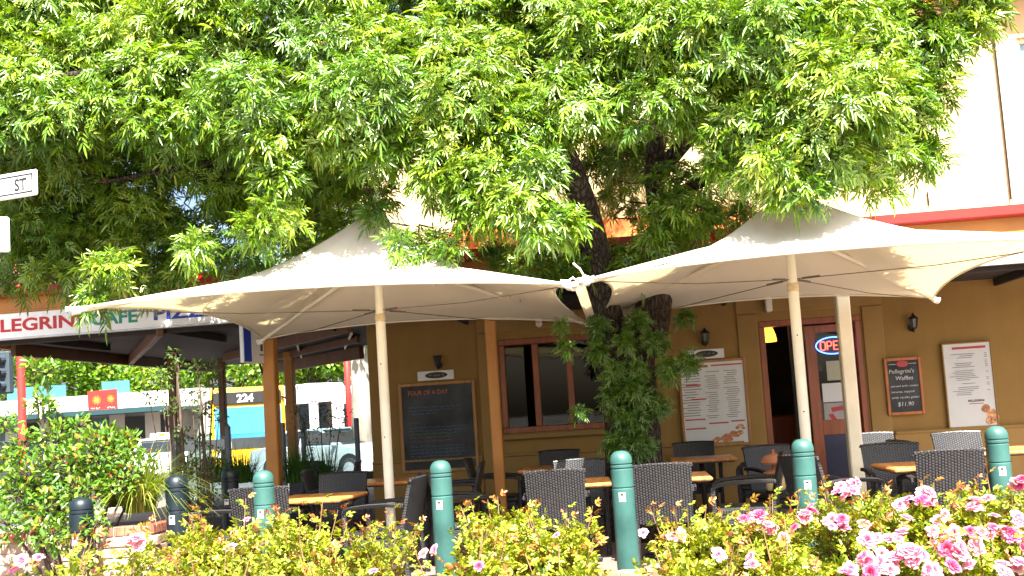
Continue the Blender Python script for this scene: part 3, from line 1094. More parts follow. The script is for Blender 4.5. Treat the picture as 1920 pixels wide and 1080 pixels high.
def wall_lamp(px, py, label, k):
    p = at(px, py, WY - 0.12)
    t = empty('wall_lantern', (p[0], WY, p[2] - 0.14), 0, label, 'wall lamp')
    MB().lathe([(0.0, 0), (0.045, 0), (0.05, 0.01), (0.045, 0.02), (0, 0.02)], 16).build('back_plate', M_BLACK, t, loc=(0, -0.004, 0.08), rot=(R(90), 0, 0))
    MB().tube([(0, -0.02, 0.08), (0, -0.06, 0.03), (0, -0.10, 0.02), (0, -0.12, 0.06)], 0.009, 8).build('bracket', M_BLACK, t)
    if k == 0:
        MB().lathe([(0.02, 0.05), (0.035, 0.08), (0.045, 0.14), (0.062, 0.20), (0.066, 0.205), (0.05, 0.20), (0.02, 0.10)], 18, (0, -0.12, 0)).build('shade', M_BLACK, t, smooth=True, angle=40)
    else:
        b = MB().lathe([(0.01, 0.05), (0.032, 0.065), (0.036, 0.075)], 6, (0, -0.12, 0))
        for q in range(6):
            a = q * math.pi / 3
            b.tube([(0.036 * math.cos(a), -0.12 + 0.036 * math.sin(a), 0.075), (0.055 * math.cos(a), -0.12 + 0.055 * math.sin(a), 0.19)], 0.005, 4)
        b.lathe([(0.066, 0.19), (0.05, 0.215), (0.022, 0.235), (0.012, 0.262), (0.004, 0.268)], 6, (0, -0.12, 0))
        b.build('cage', M_BLACK, t)
        MB().lathe([(0.03, 0.078), (0.05, 0.188)], 6, (0, -0.12, 0)).build('glass', simple('lamp_glass', (0.10, 0.12, 0.12), 0.15, 0.1, 5, bmp=0) if 'lamp_glass' not in MATS else MATS['lamp_glass'], t)
    return t


wall_lamp(820, 676, 'black bell shaped wall lamp above the large chalkboard', 0)
wall_lamp(1322, 632, 'black wall lantern above the wide menu by the door', 1)
wall_lamp(1713, 605, 'black wall lantern above the small chalkboard', 1)


def floodlight(px, py, label):
    p = at(px, py, WY - 0.1)
    t = empty('floodlight', (p[0], WY - 0.08, p[2] - 0.1), 0, label, 'floodlight')
    MB().box((0, 0, 0.11), (0.085, 0.10, 0.19), 0.012).build('housing', M_POLE, t, rot=(0.12, 0, 0))
    MB().box((0, 0.045, 0.02), (0.05, 0.07, 0.035), 0.006).build('bracket', M_STEEL, t)


floodlight(1010, 600, 'small white floodlight on the wall above the window')
floodlight(1441, 572, 'small white floodlight on the wall above the doorway')

# neon sign inside the door pane
nx, nz = 2.755, 2.035
neon = empty('open_sign', (nx, WY + 0.07, nz - 0.13), 0, 'blue oval neon sign reading OPEN in red inside the door glass', 'neon sign')
ob_ = MB().prism([(0.235 * math.cos(i * math.pi / 16), 0.13 + 0.122 * math.sin(i * math.pi / 16)) for i in range(32)], 0.012, 0.024)
ob_.build('backing', M_NEONBACK, neon)
ring = MB().tube([(0.225 * math.cos(i * math.pi / 20), 0.0, 0.13 + 0.112 * math.sin(i * math.pi / 20)) for i in range(41)], 0.008, 6, False)
ring.build('blue_tube', M_NEONB, neon)
LT = {'O': [[(0, .15), (0, .85), (.2, 1), (.6, 1), (.8, .85), (.8, .15), (.6, 0), (.2, 0), (0, .15)]],
      'P': [[(0, 0), (0, 1), (.55, 1), (.75, .85), (.75, .6), (.55, .45), (0.05, .45)]],
      'E': [[(.7, 1), (0, 1), (0, 0), (.7, 0)], [(0.05, .5), (.55, .5)]],
      'N': [[(0, 0), (0, 1), (.7, 0), (.7, 1)]]}
lm = MB()
for i, ch in enumerate('OPEN'):
    for st in LT[ch]:
        lm.tube([(-0.165 + i * 0.086 + a * 0.078, 0.0, 0.075 + b_ * 0.11) for a, b_ in st], 0.0075, 6)
lm.build('red_letters', M_NEONR, neon)

# glowing shade of the lamp hanging inside the doorway
lp = at(1438, 628, WY + 0.75)
lamp = empty('hanging_lamp', (lp[0] - 0.02, WY + 0.75, lp[2] - 0.15), 0, 'glowing orange glass lamp shade inside the cafe doorway', 'lamp')
sh = MB().lathe([(0.03, 0.30), (0.07, 0.285), (0.11, 0.23), (0.14, 0.14), (0.15, 0.06), (0.145, 0.05), (0.10, 0.20), (0.03, 0.28)], 20)
sh.build('shade', M_SHADE, lamp, smooth=True)
ln = MB()
for q in range(10):
    a = q * math.pi / 5
    ln.tube([(0.072 * math.cos(a), 0.072 * math.sin(a), 0.287), (0.142 * math.cos(a), 0.142 * math.sin(a), 0.142), (0.152 * math.cos(a), 0.152 * math.sin(a), 0.06)], 0.003, 4)
ln.build('shade_leading', M_TWIG, lamp)
MB().tube([(0, 0, 0.29), (0, 0, 0.72)], 0.006, 6).build('flex', M_BLACK, lamp)

# ------------------------------------------------------------------ shade umbrellas
def umbrella(corners, peak_z, label, hub_z):
    """square tensioned canopy on one pole; corners near-left, near-right, far-right, far-left"""
    C = [Vector(c) for c in corners]
    cen = sum(C, Vector()) / 4
    base = Vector((cen.x, cen.y, 0))
    t = empty('shade_umbrella', base, 0, label, 'umbrella', 'shade umbrellas over the tables')
    L = [c - base for c in C]
    NE, NR = 20, 22
    bnd = []
    for e in range(4):
        a, b_ = L[e], L[(e + 1) % 4]
        mid = (a + b_) / 2
        inw = -Vector((mid.x, mid.y, 0)).normalized()
        for k in range(NE):
            s = k / NE
            q = 4 * s * (1 - s)
            bnd.append(a.lerp(b_, s) + inw * (0.20 * q) + Vector((0, 0, 0.10 * q)))
    nb = len(bnd)
    vs, fs = [], []
    for r in range(1, NR + 1):
        u = r / NR
        for p in bnd:
            g_ = (1 - u)
            z = p.z + (peak_z - p.z) * (0.30 * g_ + 0.70 * g_ ** 2.5)
            if u < 0.12:
                z -= (0.12 - u) ** 2 * 5.5
            ang = math.atan2(p.y, p.x)
            z += 0.010 * u * (1 - u) * 4 * math.sin(ang * 14)
            vs.append((p.x * u, p.y * u, z))
    for r in range(NR - 1):
        for k in range(nb):
            fs.append((r * nb + k, r * nb + (k + 1) % nb, (r + 1) * nb + (k + 1) % nb, (r + 1) * nb + k))
    m = MB()
    m.add(vs, fs)
    m.ngon([vs[k] for k in range(nb)])
    cano = m.build('canopy', M_CANOPY, t, smooth=True)
    hm = MB().tube([tuple(Vector(vs[(NR - 1) * nb + k % nb]) - Vector((0, 0, 0.012))) for k in range(nb + 1)], 0.011, 6, False)
    hm.build('hem', M_CANOPY, cano, smooth=True)
    pz = peak_z - 0.18
    MB().tube([(0, 0, 0.02), (0, 0, 2.36)], 0.048, 16).build('pole', M_POLE, t, smooth=True, angle=50)
    MB().tube([(0, 0, 2.36), (0, 0, pz)], 0.042, 16).build('upper_pole', M_POLE, t, smooth=True, angle=50)
    MB().lathe([(0.048, 2.36), (0.052, 2.365), (0.052, 2.43), (0.048, 2.435)], 16).build('collar', M_RUST, t)
    MB().lathe([(0.16, 0.0), (0.16, 0.015), (0.06, 0.02), (0.055, 0.12)], 16).build('base_flange', M_STEEL, t)
    MB().lathe([(0.09, pz - 0.02), (0.10, pz), (0.075, pz + 0.06), (0.02, pz + 0.085)], 16).build('crown_cap', M_POLE, t, smooth=True)
    for zz in (1.25, 1.95):
        MB().lathe([(0.0, 0), (0.007, 0), (0.007, 0.003), (0, 0.003)], 8).build('pin_hole', M_BLACK, t, loc=(-0.006, -0.0475, zz), rot=(R(90), 0, 0))
    for c in L:
        tip = c - Vector((0, 0, 0.03))
        hub = Vector((c.x, c.y, 0)).normalized() * 0.06 + Vector((0, 0, hub_z))
        ax = (tip - hub)
        sd = Vector((-ax.y, ax.x, 0)).normalized()
        st = MB().tube([hub, hub.lerp(tip, 0.5) + Vector((0, 0, 0.012)), tip + ax.normalized() * 0.05], 0.023, 8)
        st.build('strut', M_POLE, t, smooth=True, angle=50)
        fit = MB().tube([tip + ax.normalized() * 0.01, tip + ax.normalized() * 0.075], 0.034, 10)
        fit.box(tip + ax.normalized() * 0.09 + Vector((0, 0, 0.02)), (0.05, 0.05, 0.04), 0.006)
        fit.build('corner_fitting', M_POLE, t)
        co = Vector((c.x, c.y, 0)).normalized() * 0.055 + Vector((0, 0, 2.47))
        cb = MB().tube([co, co.lerp(tip, 0.5) - Vector((0, 0, 0.03)), tip], 0.0045, 5)
        cb.tube([co.lerp(tip, 0.02), co.lerp(tip, 0.09)], 0.010, 6)
        cb.build('cable', M_CABLE, t)
    return t


UL = [at(152, 574, 7.42), at(1063, 529, 7.62), at(1098, 602, 11.12), at(491, 634, 10.98)]
umbrella(UL, 3.50, 'cream shade umbrella at left, dappled by the tree', 2.95)
UR = [at(1103, 520, 7.62), np.array([3.52, 7.45, 2.40]), at(1750, 556, 11.1), at(1117, 600, 11.12)]
umbrella(UR, 3.36, 'cream shade umbrella at right, in front of the door', 2.92)
# fabric gutter strip laced between the two canopies
n0, n1 = Vector(at(1074, 531, 7.75)), Vector(at(1095, 527, 7.75))
f0, f1 = Vector(at(1101, 602, 11.1)), Vector(at(1118, 602, 11.1))
fl = MB()
vs, fs = [], []
for i in range(13):
    s = i / 12
    a, b_ = n0.lerp(f0, s), n1.lerp(f1, s)
    for j in range(7):
        q = j / 6
        vs.append(a.lerp(b_, q) + Vector((0, 0, -0.02 * 4 * q * (1 - q))))
for i in range(12):
    for j in range(6):
        fs.append((i * 7 + j, i * 7 + j + 1, (i + 1) * 7 + j + 1, (i + 1) * 7 + j))
fl.add(vs, fs)
flap = empty('canopy_gutter', ((n0 + f1) / 2).to_tuple(), 0, 'narrow fabric gutter strip laced between the two umbrellas', 'gutter')
W(fl.build('strip', M_CANOPY, flap, smooth=True))
mid = (n0 + n1) / 2
rp = MB().tube([mid + Vector((0.0, -0.02, 0.0)), mid + Vector((0.05, -0.03, 0.04)), mid + Vector((0.02, -0.03, 0.10)), mid + Vector((-0.03, -0.02, 0.15))], 0.008, 6)
rp.tube([mid + Vector((-0.10, 0, 0.0)), mid + Vector((-0.04, -0.02, 0.035)), mid + Vector((0.0, 0, 0.0)), mid + Vector((0.05, -0.02, 0.045)), mid + Vector((0.11, 0, 0.02))], 0.010, 6)
W(rp.build('rope', M_POLE, flap, smooth=True))
W(MB().tube([mid + Vector((-0.14, 0, 0.015)), mid + Vector((-0.06, 0, 0.005))], 0.018, 8).build('clamp', M_STEEL, flap))
W(MB().tube([mid + Vector((0.06, 0, 0.01)), mid + Vector((0.13, 0, 0.03))], 0.018, 8).build('clamp', M_STEEL, flap))

# ------------------------------------------------------------------ the ash tree
tb = at(1188, 860, 10.65)
tree = empty('ash_tree', (tb[0], 10.65, 0), 0, 'big leafy ash tree between the two umbrellas, crown filling the top', 'tree')


def noisy_tube(m, pts, rs, n=22, amp=0.05, seedv=0):
    """trunk or limb with bulges; smooth path through pts"""
    pts = [Vector(p) for p in pts]
    P, Q = [], []
    k = len(pts)
    for i in range(k - 1):
        p0, p1, p2, p3 = pts[max(i - 1, 0)], pts[i], pts[i + 1], pts[min(i + 2, k - 1)]
        steps = max(3, int((p2 - p1).length / 0.09))
        for j in range(steps):
            s = j / steps
            q = 0.5 * ((2 * p1) + (p2 - p0) * s + (2 * p0 - 5 * p1 + 4 * p2 - p3) * s * s + (3 * p1 - p0 - 3 * p2 + p3) * s ** 3)
            P.append(q)
            Q.append(rs[i] + (rs[i + 1] - rs[i]) * s)
    P.append(pts[-1])
    Q.append(rs[-1])
    m2 = MB().tube(P, Q, n)
    rr = random.Random(seedv)
    ph = [rr.uniform(0, 6.28) for _ in range(6)]
    out = []
    for idx, v in enumerate(m2.v):
        i, kk = divmod(idx, n)
        a = 2 * math.pi * kk / n
        f = 1 + amp * (math.sin(3 * a + ph[0] + i * 0.11) + 0.7 * math.sin(5 * a + ph[1] - i * 0.17) + 0.6 * math.sin(i * 0.35 + ph[2] + 2 * a) + 0.5 * math.sin(9 * a + i * .23))
        c = P[i]
        out.append(c + (Vector(v) - c) * f)
    m.add(out, m2.f)
    return P


tk = MB()
noisy_tube(tk, [(tb[0] - 0.02, 10.65, -0.1), at(1186, 860, 10.65), at(1182, 760, 10.65), at(1176, 690, 10.6), at(1168, 630, 10.55)], [0.36, 0.30, 0.275, 0.29, 0.36], 30, 0.045, 3)
W(tk.build('trunk', M_BARK, tree, smooth=True))
limb_defs = [
    ([at(1150, 660, 10.58), at(1128, 560, 10.5), at(1108, 430, 10.2), at(1062, 300, 9.8), at(985, 150, 9.2), at(870, -30, 8.8), at(760, -180, 8.6)], [0.22, 0.17, 0.145, 0.13, 0.10, 0.07, 0.03]),
    ([at(1205, 660, 10.6), at(1228, 560, 10.65), at(1238, 430, 10.6), at(1228, 320, 10.4), at(1245, 160, 10.0), at(1290, -20, 9.6), at(1320, -220, 9.4)], [0.24, 0.19, 0.115, 0.105, 0.09, 0.07, 0.03]),
    ([at(1050, 290, 9.7), at(900, 190, 9.2), at(700, 150, 8.8), at(480, 140, 8.6), at(250, 130, 8.5), at(60, 150, 8.5)], [0.10, 0.085, 0.07, 0.055, 0.04, 0.02]),
    ([at(1230, 330, 10.4), at(1330, 220, 9.8), at(1460, 130, 9.4), at(1620, 90, 9.2), at(1780, 60, 9.1)], [0.09, 0.075, 0.055, 0.04, 0.02]),
    ([at(1060, 310, 9.8), at(880, 270, 9.6), at(660, 280, 9.5), at(430, 300, 9.4), at(200, 340, 9.3)], [0.085, 0.065, 0.05, 0.035, 0.02]),
    ([at(1235, 380, 10.5), at(1360, 320, 9.6), at(1500, 260, 8.9), at(1640, 250, 8.6)], [0.07, 0.055, 0.04, 0.02]),
]
limb_pts = []
for i, (pts, rs) in enumerate(limb_defs):
    lm = MB()
    P = noisy_tube(lm, pts, rs, 14, 0.04, 10 + i)
    W(lm.build('limb', M_BARK, tree, smooth=True))
    limb_pts += P
limb_np = np.array([tuple(p) for p in limb_pts])


def rosette_templates(nt=10, lenmu=0.077):
    """end of a shoot: compound leaves of seven leaflets radiating from it, axis +Z"""
    T = []
    for _ in range(nt):
        P, D, N, L, Wd = [], [], [], [], []
        nc = RNG.integers(6, 9)
        for i in range(nc):
            a = i * 2.4 + RNG.uniform(-0.3, 0.3)
            e = R(RNG.uniform(22, 95))
            d = np.array([math.sin(e) * math.cos(a), math.sin(e) * math.sin(a), math.cos(e)])
            s = unit(np.cross(d, [0.03, 0.02, 1.0]))
            nn = np.cross(s, d)
            rl = RNG.uniform(0.10, 0.17)
            b0 = np.array([0, 0, RNG.uniform(-0.10, 0.02)])
            for tt in (0.42, 0.68, 0.9):
                for sg in (-1, 1):
                    P.append(b0 + d * rl * tt)
                    D.append(d * RNG.uniform(0.55, 0.85) + s * sg * RNG.uniform(0.55, 0.8) - nn * RNG.uniform(-0.1, 0.35))
                    N.append(nn + RNG.normal(size=3) * 0.3)
                    L.append(lenmu * RNG.uniform(0.75, 1.15))
                    Wd.append(lenmu * RNG.uniform(0.21, 0.29))
            P.append(b0 + d * rl)
            D.append(d - nn * 0.1)
            N.append(nn + RNG.normal(size=3) * 0.2)
            L.append(lenmu * RNG.uniform(1.0, 1.3))
            Wd.append(lenmu * RNG.uniform(0.23, 0.3))
        V, q = leaf_arrays(np.array(P), np.array(D), np.array(N), np.array(L), np.array(Wd), 0.14, 0.2, 0.40)
        T.append((V, len(P)))
    return T


def rosette_mesh(name, C, A, S, tintc, mat, parent, templates, gravity=1.1, spread=0.18):
    """place a template at every C with axis A, size S"""
    VV, TT = [], []
    n = len(C)
    A = unit(A)
    ref = np.where(np.abs(A[:, 2:3]) < 0.95, np.array([[0, 0, 1.0]]), np.array([[1.0, 0, 0]]))
    X = unit(np.cross(ref, A))
    Yv = np.cross(A, X)
    rot = RNG.uniform(0, 2 * math.pi, n)
    cx, sx = np.cos(rot)[:, None], np.sin(rot)[:, None]
    X2, Y2 = X * cx + Yv * sx, -X * sx + Yv * cx
    pick = RNG.integers(0, len(templates), n)
    for k, (V, nl) in enumerate(templates):
        ii = np.where(pick == k)[0]
        if not len(ii):
            continue
        loc = V[None, :, :] * S[ii][:, None, None]
        w = loc[..., 0:1] * X2[ii][:, None, :] + loc[..., 1:2] * Y2[ii][:, None, :] + loc[..., 2:3] * A[ii][:, None, :]
        d2 = (w ** 2).sum(-1)
        w[..., 2] -= gravity * d2
        w += C[ii][:, None, :]
        VV.append(w.reshape(-1, 3))
        tl = np.clip(tintc[ii][:, None] + RNG.normal(size=(len(ii), nl)) * spread, 0, 1)
        TT.append(np.repeat(tl.ravel(), 6))
    V = np.concatenate(VV)
    nl = len(V) // 6
    base = (np.arange(nl) * 6)[:, None]
    q = np.concatenate([base + np.array([[0, 1, 2, 3]]), base + np.array([[0, 3, 4, 5]])], axis=1).ravel()
    me = np_mesh(name, V, q, 4, mat, np.concatenate(TT))
    return W(link(name, me, parent))


# clumps of foliage: (photo column, photo row, distance, radius, fullness)
clumps = []
rc = random.Random(21)
for row, (py, y0, y1) in enumerate(((-330, 9.0, 10.5), (-220, 8.4, 9.8), (-110, 8.0, 9.2), (-10, 7.7, 8.8), (85, 7.4, 8.4), (175, 7.2, 8.2))):
    xmax = (1500, 1600, 1720, 1790, 1740, 1670)[row]
    px = -120 + (row % 2) * 70
    while px < xmax:
        clumps.append((px + rc.uniform(-45, 45), py + rc.uniform(-35, 35), rc.uniform(y0, y1), rc.uniform(0.36, 0.52), 1.0 if row > 2 else (0.7 if row == 2 else 0.22)))
        px += 138
# lit pads hanging at the front
for c in ((40, 235, 7.3, .30), (130, 215, 7.3, .30), (300, 230, 7.3, .26), (400, 215, 7.3, .28), (505, 270, 7.2, .27), (525, 330, 7.15, .16), (512, 405, 7.1, .19), (470, 435, 7.1, .10), (365, 462, 7.05, .10), (205, 500, 7.0, .13),
          (175, 560, 7.05, .08), (640, 245, 7.3, .28), (700, 280, 7.4, .24), (760, 245, 7.5, .30), (850, 275, 7.4, .32), (815, 345, 7.4, .20),
          (900, 335, 7.3, .30), (960, 385, 7.2, .25), (890, 395, 7.25, .18), (1010, 415, 7.15, .19), (1055, 418, 7.15, .12), (1000, 320, 7.3, .23), (985, 245, 7.5, .28), (1085, 205, 7.8, .24),
          (1120, 140, 8.0, .30), (1340, 190, 7.9, .32), (1400, 245, 7.6, .34), (1470, 205, 7.5, .36), (1385, 310, 7.7, .24), (1460, 305, 7.3, .28), (1530, 280, 7.3, .30), (1520, 350, 7.2, .14),
          (1475, 362, 7.25, .10), (1580, 220, 7.6, .34), (1595, 305, 7.7, .20), (1650, 270, 8.0, .24), (1690, 205, 8.1, .26), (1712, 285, 8.2, .16), (1650, 345, 8.0, .09), (1740, 165, 8.3, .22),
          (1735, 290, 8.3, .09), (1765, 100, 8.4, .22), (1805, 50, 8.5, .22), (1845, 15, 8.5, .15), (1670, 140, 8.2, .30)):
    clumps.append((*c, 1.2))
# shaded sprays deeper in the crown
for c in ((750, 455, 7.35, .10), (800, 462, 7.4, .11), (850, 462, 7.3, .10), (700, 395, 7.9, .10), (1250, 415, 9.2, .24), (1300, 385, 9.0, .26), (1330, 420, 9.0, .16), (1265, 350, 9.2, .26), (1240, 445, 9.2, .15),
          (1180, 300, 10.6, .34), (1150, 250, 10.8, .32), (1130, 380, 11.6, .16), (1190, 400, 11.6, .15), (1165, 340, 11.4, .22), (1060, 500, 9.6, .22), (980, 500, 9.4, .20), (1180, 495, 9.6, .18),
          (60, 330, 8.6, .38), (70, 440, 8.7, .36), (110, 530, 8.7, .26), (20, 300, 9.0, .3), (150, 400, 9.0, .36), (250, 330, 8.8, .36), (300, 420, 9.2, .30), (210, 470, 9.1, .28),
          (330, 300, 8.6, .36), (420, 340, 8.8, .34), (430, 420, 9.4, .28), (560, 400, 9.6, .26), (620, 350, 9.2, .34), (350, 500, 9.2, .22), (440, 490, 9.0, .20), (260, 540, 9.0, .20),
          (600, 300, 8.8, .34), (560, 470, 9.3, .18), (150, 300, 8.4, .36), (480, 500, 8.6, .15), (690, 370, 9.0, .22), (640, 420, 9.4, .18)):
    clumps.append((*c, 0.62))
for i in range(34):
    px = rc.uniform(-20, 640)
    py = rc.uniform(260, 490 - max(0, px - 250) * 0.30)
    clumps.append((px, py, rc.uniform(8.8, 11.2), rc.uniform(0.2, 0.34), 0.75))
for c in ((40, 520, 9.4, .2), (90, 480, 9.2, .24), (150, 500, 9.6, .22), (230, 440, 9.4, .26), (290, 500, 9.6, .18), (60, 390, 9.0, .3), (130, 440, 9.2, .28), (340, 440, 9.8, .22), (400, 480, 9.8, .16), (180, 350, 8.8, .3),
          (1090, 490, 10.4, .16), (1150, 480, 10.6, .14), (1030, 480, 10.2, .16), (930, 480, 9.8, .14), (1210, 470, 10.4, .16), (1300, 440, 9.6, .14), (1380, 400, 9.4, .14), (1120, 310, 11.2, .22), (1200, 260, 10.8, .26)):
    clumps.append((*c, 0.8))
for c in ((880, 40, 8.0, .34), (930, 100, 7.9, .3), (900, -40, 8.2, .36), (80, 20, 7.8, .36), (30, 80, 7.7, .3), (100, 110, 7.6, .3), (1230, 60, 8.2, .34), (1000, 20, 8.0, .34)):
    clumps.append((*c, 1.1))
# back of the crown, filling between the limbs
for i in range(64):
    px = rc.uniform(-60, 1700)
    py = rc.uniform(-160, 230)
    if 1060 < px < 1230 and py > 140:
        continue
    clumps.append((px, py, rc.uniform(9.2, 11.8), rc.uniform(0.36, 0.55), 0.3))

CC, AA, SS, TI = [], [], [], []
tw = MB()
for (px, py, yy, rad, full) in clumps:
    y2 = 8.2 + (yy - 7) * 0.8
    rad *= y2 / yy
    yy = y2
    c = at(px, py, yy)
    n = int(max(8, 290 * rad * rad * full + 74 * rad * full))
    d = rand_dirs(n)
    rr = RNG.uniform(0.35, 1.0, n) ** 0.6
    off = d * rr[:, None] * np.array([1.0, 1.0, 0.78]) * rad
    keep = d[:, 2] > -0.75
    off, d = off[keep], d[keep]
    pts = c + off
    ax = d * 0.75 + np.array([0, -0.12, 0.38]) + RNG.normal(size=d.shape) * 0.32
    CC.append(pts)
    AA.append(ax)
    SS.append(RNG.uniform(0.8, 1.2, len(pts)))
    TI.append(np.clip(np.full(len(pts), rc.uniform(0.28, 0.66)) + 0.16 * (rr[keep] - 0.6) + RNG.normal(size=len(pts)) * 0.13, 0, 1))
    # branch from the nearest limb to the clump, then twigs to some shoots
    j = np.argmin(((limb_np - c) ** 2).sum(1))
    a = Vector(limb_np[j])
    b_ = Vector(c)
    if (b_ - a).length > 0.9 and py > 330:
        a = b_ + ((a - b_).normalized() + Vector((0, 0.7, 0))).normalized() * 0.5
    dl = b_ - a
    k1 = a + Vector((dl.x * 0.45 + rc.uniform(-.12, .12), dl.y * 0.5 + rc.uniform(-.1, .1), dl.z * 0.12 + 0.06 * dl.length))
    k2 = a + Vector((dl.x * 0.85 + rc.uniform(-.1, .1), dl.y * 0.85, dl.z * 0.5 + rc.uniform(-.05, .08)))
    tw.tube([a, k1, k2, b_], [0.010 + 0.014 * rad, 0.009, 0.007, 0.004], 5, False)
    for k in range(0, len(pts), 4):
        p = Vector(pts[k])
        tw.tube([b_, b_.lerp(p, 0.6) + Vector((0, 0, 0.03)), p], [0.006, 0.004, 0.0025], 4, False)
W(tw.build('branches', M_TWIG, tree))
TMPL = rosette_templates()
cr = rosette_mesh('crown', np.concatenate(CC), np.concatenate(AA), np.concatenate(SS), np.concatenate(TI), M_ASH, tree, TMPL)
cr['kind'] = 'stuff'
# leafy shoots sprouting from the trunk
CC, AA, SS, TI = [], [], [], []
tw = MB()
for (px, py, yy, rad) in ((1190, 790, 10.25, .17), (1160, 830, 10.25, .13), (1215, 740, 10.25, .14), (1200, 690, 10.2, .13), (1255, 690, 10.2, .12), (1290, 675, 10.1, .09), (1235, 765, 10.25, .07),
                          (1120, 650, 10.2, .08), (1060, 650, 10.0, .045), (1052, 610, 10.0, .04), (1170, 640, 10.1, .11), (1285, 595, 10.3, .07), (1150, 740, 10.25, .12), (1150, 690, 10.25, .10), (1230, 640, 10.15, .11),
                          (1180, 730, 10.2, .13), (1205, 835, 10.25, .13), (1165, 780, 10.22, .13), (1120, 610, 10.3, .08), (1195, 600, 10.25, .09), (1085, 770, 10.25, .04)):
    c = at(px, py, yy)
    n = int(135 * rad)
    d = rand_dirs(n)
    pts = c + d * RNG.uniform(0.3, 1, n)[:, None] * rad
    CC.append(pts)
    AA.append(d * 0.6 + np.array([0, -0.35, 0.1]))
    SS.append(RNG.uniform(0.52, 0.75, n))
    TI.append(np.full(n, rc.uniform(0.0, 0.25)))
    root = Vector((tb[0], 10.55, c[2] - 0.15))
    for k in range(0, n, 3):
        tw.tube([root, root.lerp(Vector(pts[k]), 0.6) + Vector((0, -0.03, 0.02)), Vector(pts[k])], [0.008, 0.005, 0.003], 4, False)
W(tw.build('shoot_stems', M_TWIG, tree))
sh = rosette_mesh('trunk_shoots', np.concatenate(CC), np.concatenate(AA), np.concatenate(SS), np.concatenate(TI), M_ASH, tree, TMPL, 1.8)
sh['kind'] = 'stuff'

# ------------------------------------------------------------------ chairs and tables
def bent_bar(m, pts, w, h):
    """flat woven bar swept along pts (in a YZ plane)"""
    pts = [Vector(p) for p in pts]
    vs, fs = [], []
    for i, p in enumerate(pts):
        t_ = (pts[min(i + 1, len(pts) - 1)] - pts[max(i - 1, 0)]).normalized()
        up = Vector((1, 0, 0)).cross(t_)
        for (a, b_) in ((-1, -0.55), (-0.7, -1), (0.7, -1), (1, -0.55), (1, 0.55), (0.7, 1), (-0.7, 1), (-1, 0.55)):
            vs.append(p + Vector((a * w / 2, 0, 0)) + up * (b_ * h / 2))
    n = 8
    for i in range(len(pts) - 1):
        for k in range(n):
            fs.append((i * n + k, i * n + (k + 1) % n, (i + 1) * n + (k + 1) % n, (i + 1) * n + k))
    fs.append(tuple(range(n - 1, -1, -1)))
    fs.append(tuple((len(pts) - 1) * n + k for k in range(n)))
    m.add(vs, fs)
    return m


def make_chair():
    """woven armchair, faces +Y"""
    t = empty('wicker_armchair')
    vs, fs = [], []
    NX, NZ = 10, 7
    for side in (0, 1):
        for j in range(NZ + 1):
            for i in range(NX + 1):
                u, w_ = i / NX * 2 - 1, j / NZ
                x = u * (0.245 + 0.018 * w_)
                z = 0.37 + 0.50 * w_ + (0.008 * (1 - u * u) if j == NZ else 0)
                y = -0.235 - 0.115 * w_ ** 1.2 - 0.03 * (1 - u * u) + (0.0 if side else -0.032)
                vs.append((x, y, z))
    W1 = NX + 1
    o2 = W1 * (NZ + 1)
    for j in range(NZ):
        for i in range(NX):
            a = j * W1 + i
            fs.append((a, a + 1, a + W1 + 1, a + W1))
            fs.append((o2 + a, o2 + a + W1, o2 + a + W1 + 1, o2 + a + 1))
    for i in range(NX):
        fs.append((i, o2 + i, o2 + i + 1, i + 1))
        a = NZ * W1 + i
        fs.append((a, a + 1, o2 + a + 1, o2 + a))
    for j in range(NZ):
        a = j * W1
        fs.append((a, a + W1, o2 + a + W1, o2 + a))
        a = j * W1 + NX
        fs.append((a, o2 + a, o2 + a + W1, a + W1))
    back = MB().add(vs, fs).build('backrest', M_WV_BACK, t)
    rim = MB().tube([(-0.263, -0.366, 0.86), (-0.264, -0.366, 0.872), (-0.13, -0.39, 0.880), (0, -0.397, 0.883), (0.13, -0.39, 0.880), (0.264, -0.366, 0.872), (0.263, -0.366, 0.86)], 0.017, 7)
    rim.build('top_rail', M_WV_LEG, back)
    MB().box((0, 0.0, 0.395), (0.50, 0.50, 0.065), 0.018).build('seat', M_WV_SEAT, t)
    ap = MB().box((0, 0.235, 0.32), (0.47, 0.025, 0.09), 0.006)
    ap.box((-0.245, 0, 0.32), (0.025, 0.42, 0.09), 0.006).box((0.245, 0, 0.32), (0.025, 0.42, 0.09), 0.006)
    ap.build('apron', M_WV_BACK, t)
    for s in (-1, 1):
        m = MB()
        bent_bar(m, [(s * 0.268, -0.30, 0.655), (s * 0.270, -0.15, 0.665), (s * 0.272, 0.05, 0.66), (s * 0.272, 0.20, 0.645), (s * 0.272, 0.255, 0.628), (s * 0.272, 0.272, 0.59)], 0.055, 0.036)
        m.build('armrest', M_WV_ARM, t)
        bent_bar(MB(), [(s * 0.272, 0.268, 0.60), (s * 0.268, 0.262, 0.3), (s * 0.262, 0.255, 0.0)], 0.046, 0.042).build('leg', M_WV_LEG, t)
        bent_bar(MB(), [(s * 0.238, -0.255, 0.40), (s * 0.240, -0.275, 0.2), (s * 0.243, -0.305, 0.0)], 0.042, 0.042).build('leg', M_WV_LEG, t)
    return t


chair0 = make_chair()
chair_used = [False]


def chair(x, y, rz, label):
    if not chair_used[0]:
        o = chair0
        chair_used[0] = True
    else:
        o = copy_tree(chair0)
    o.location = (x, y, 0)
    o.rotation_euler = (0, 0, R(rz))
    return tag(o, label, 'chair', 'woven cafe armchairs')


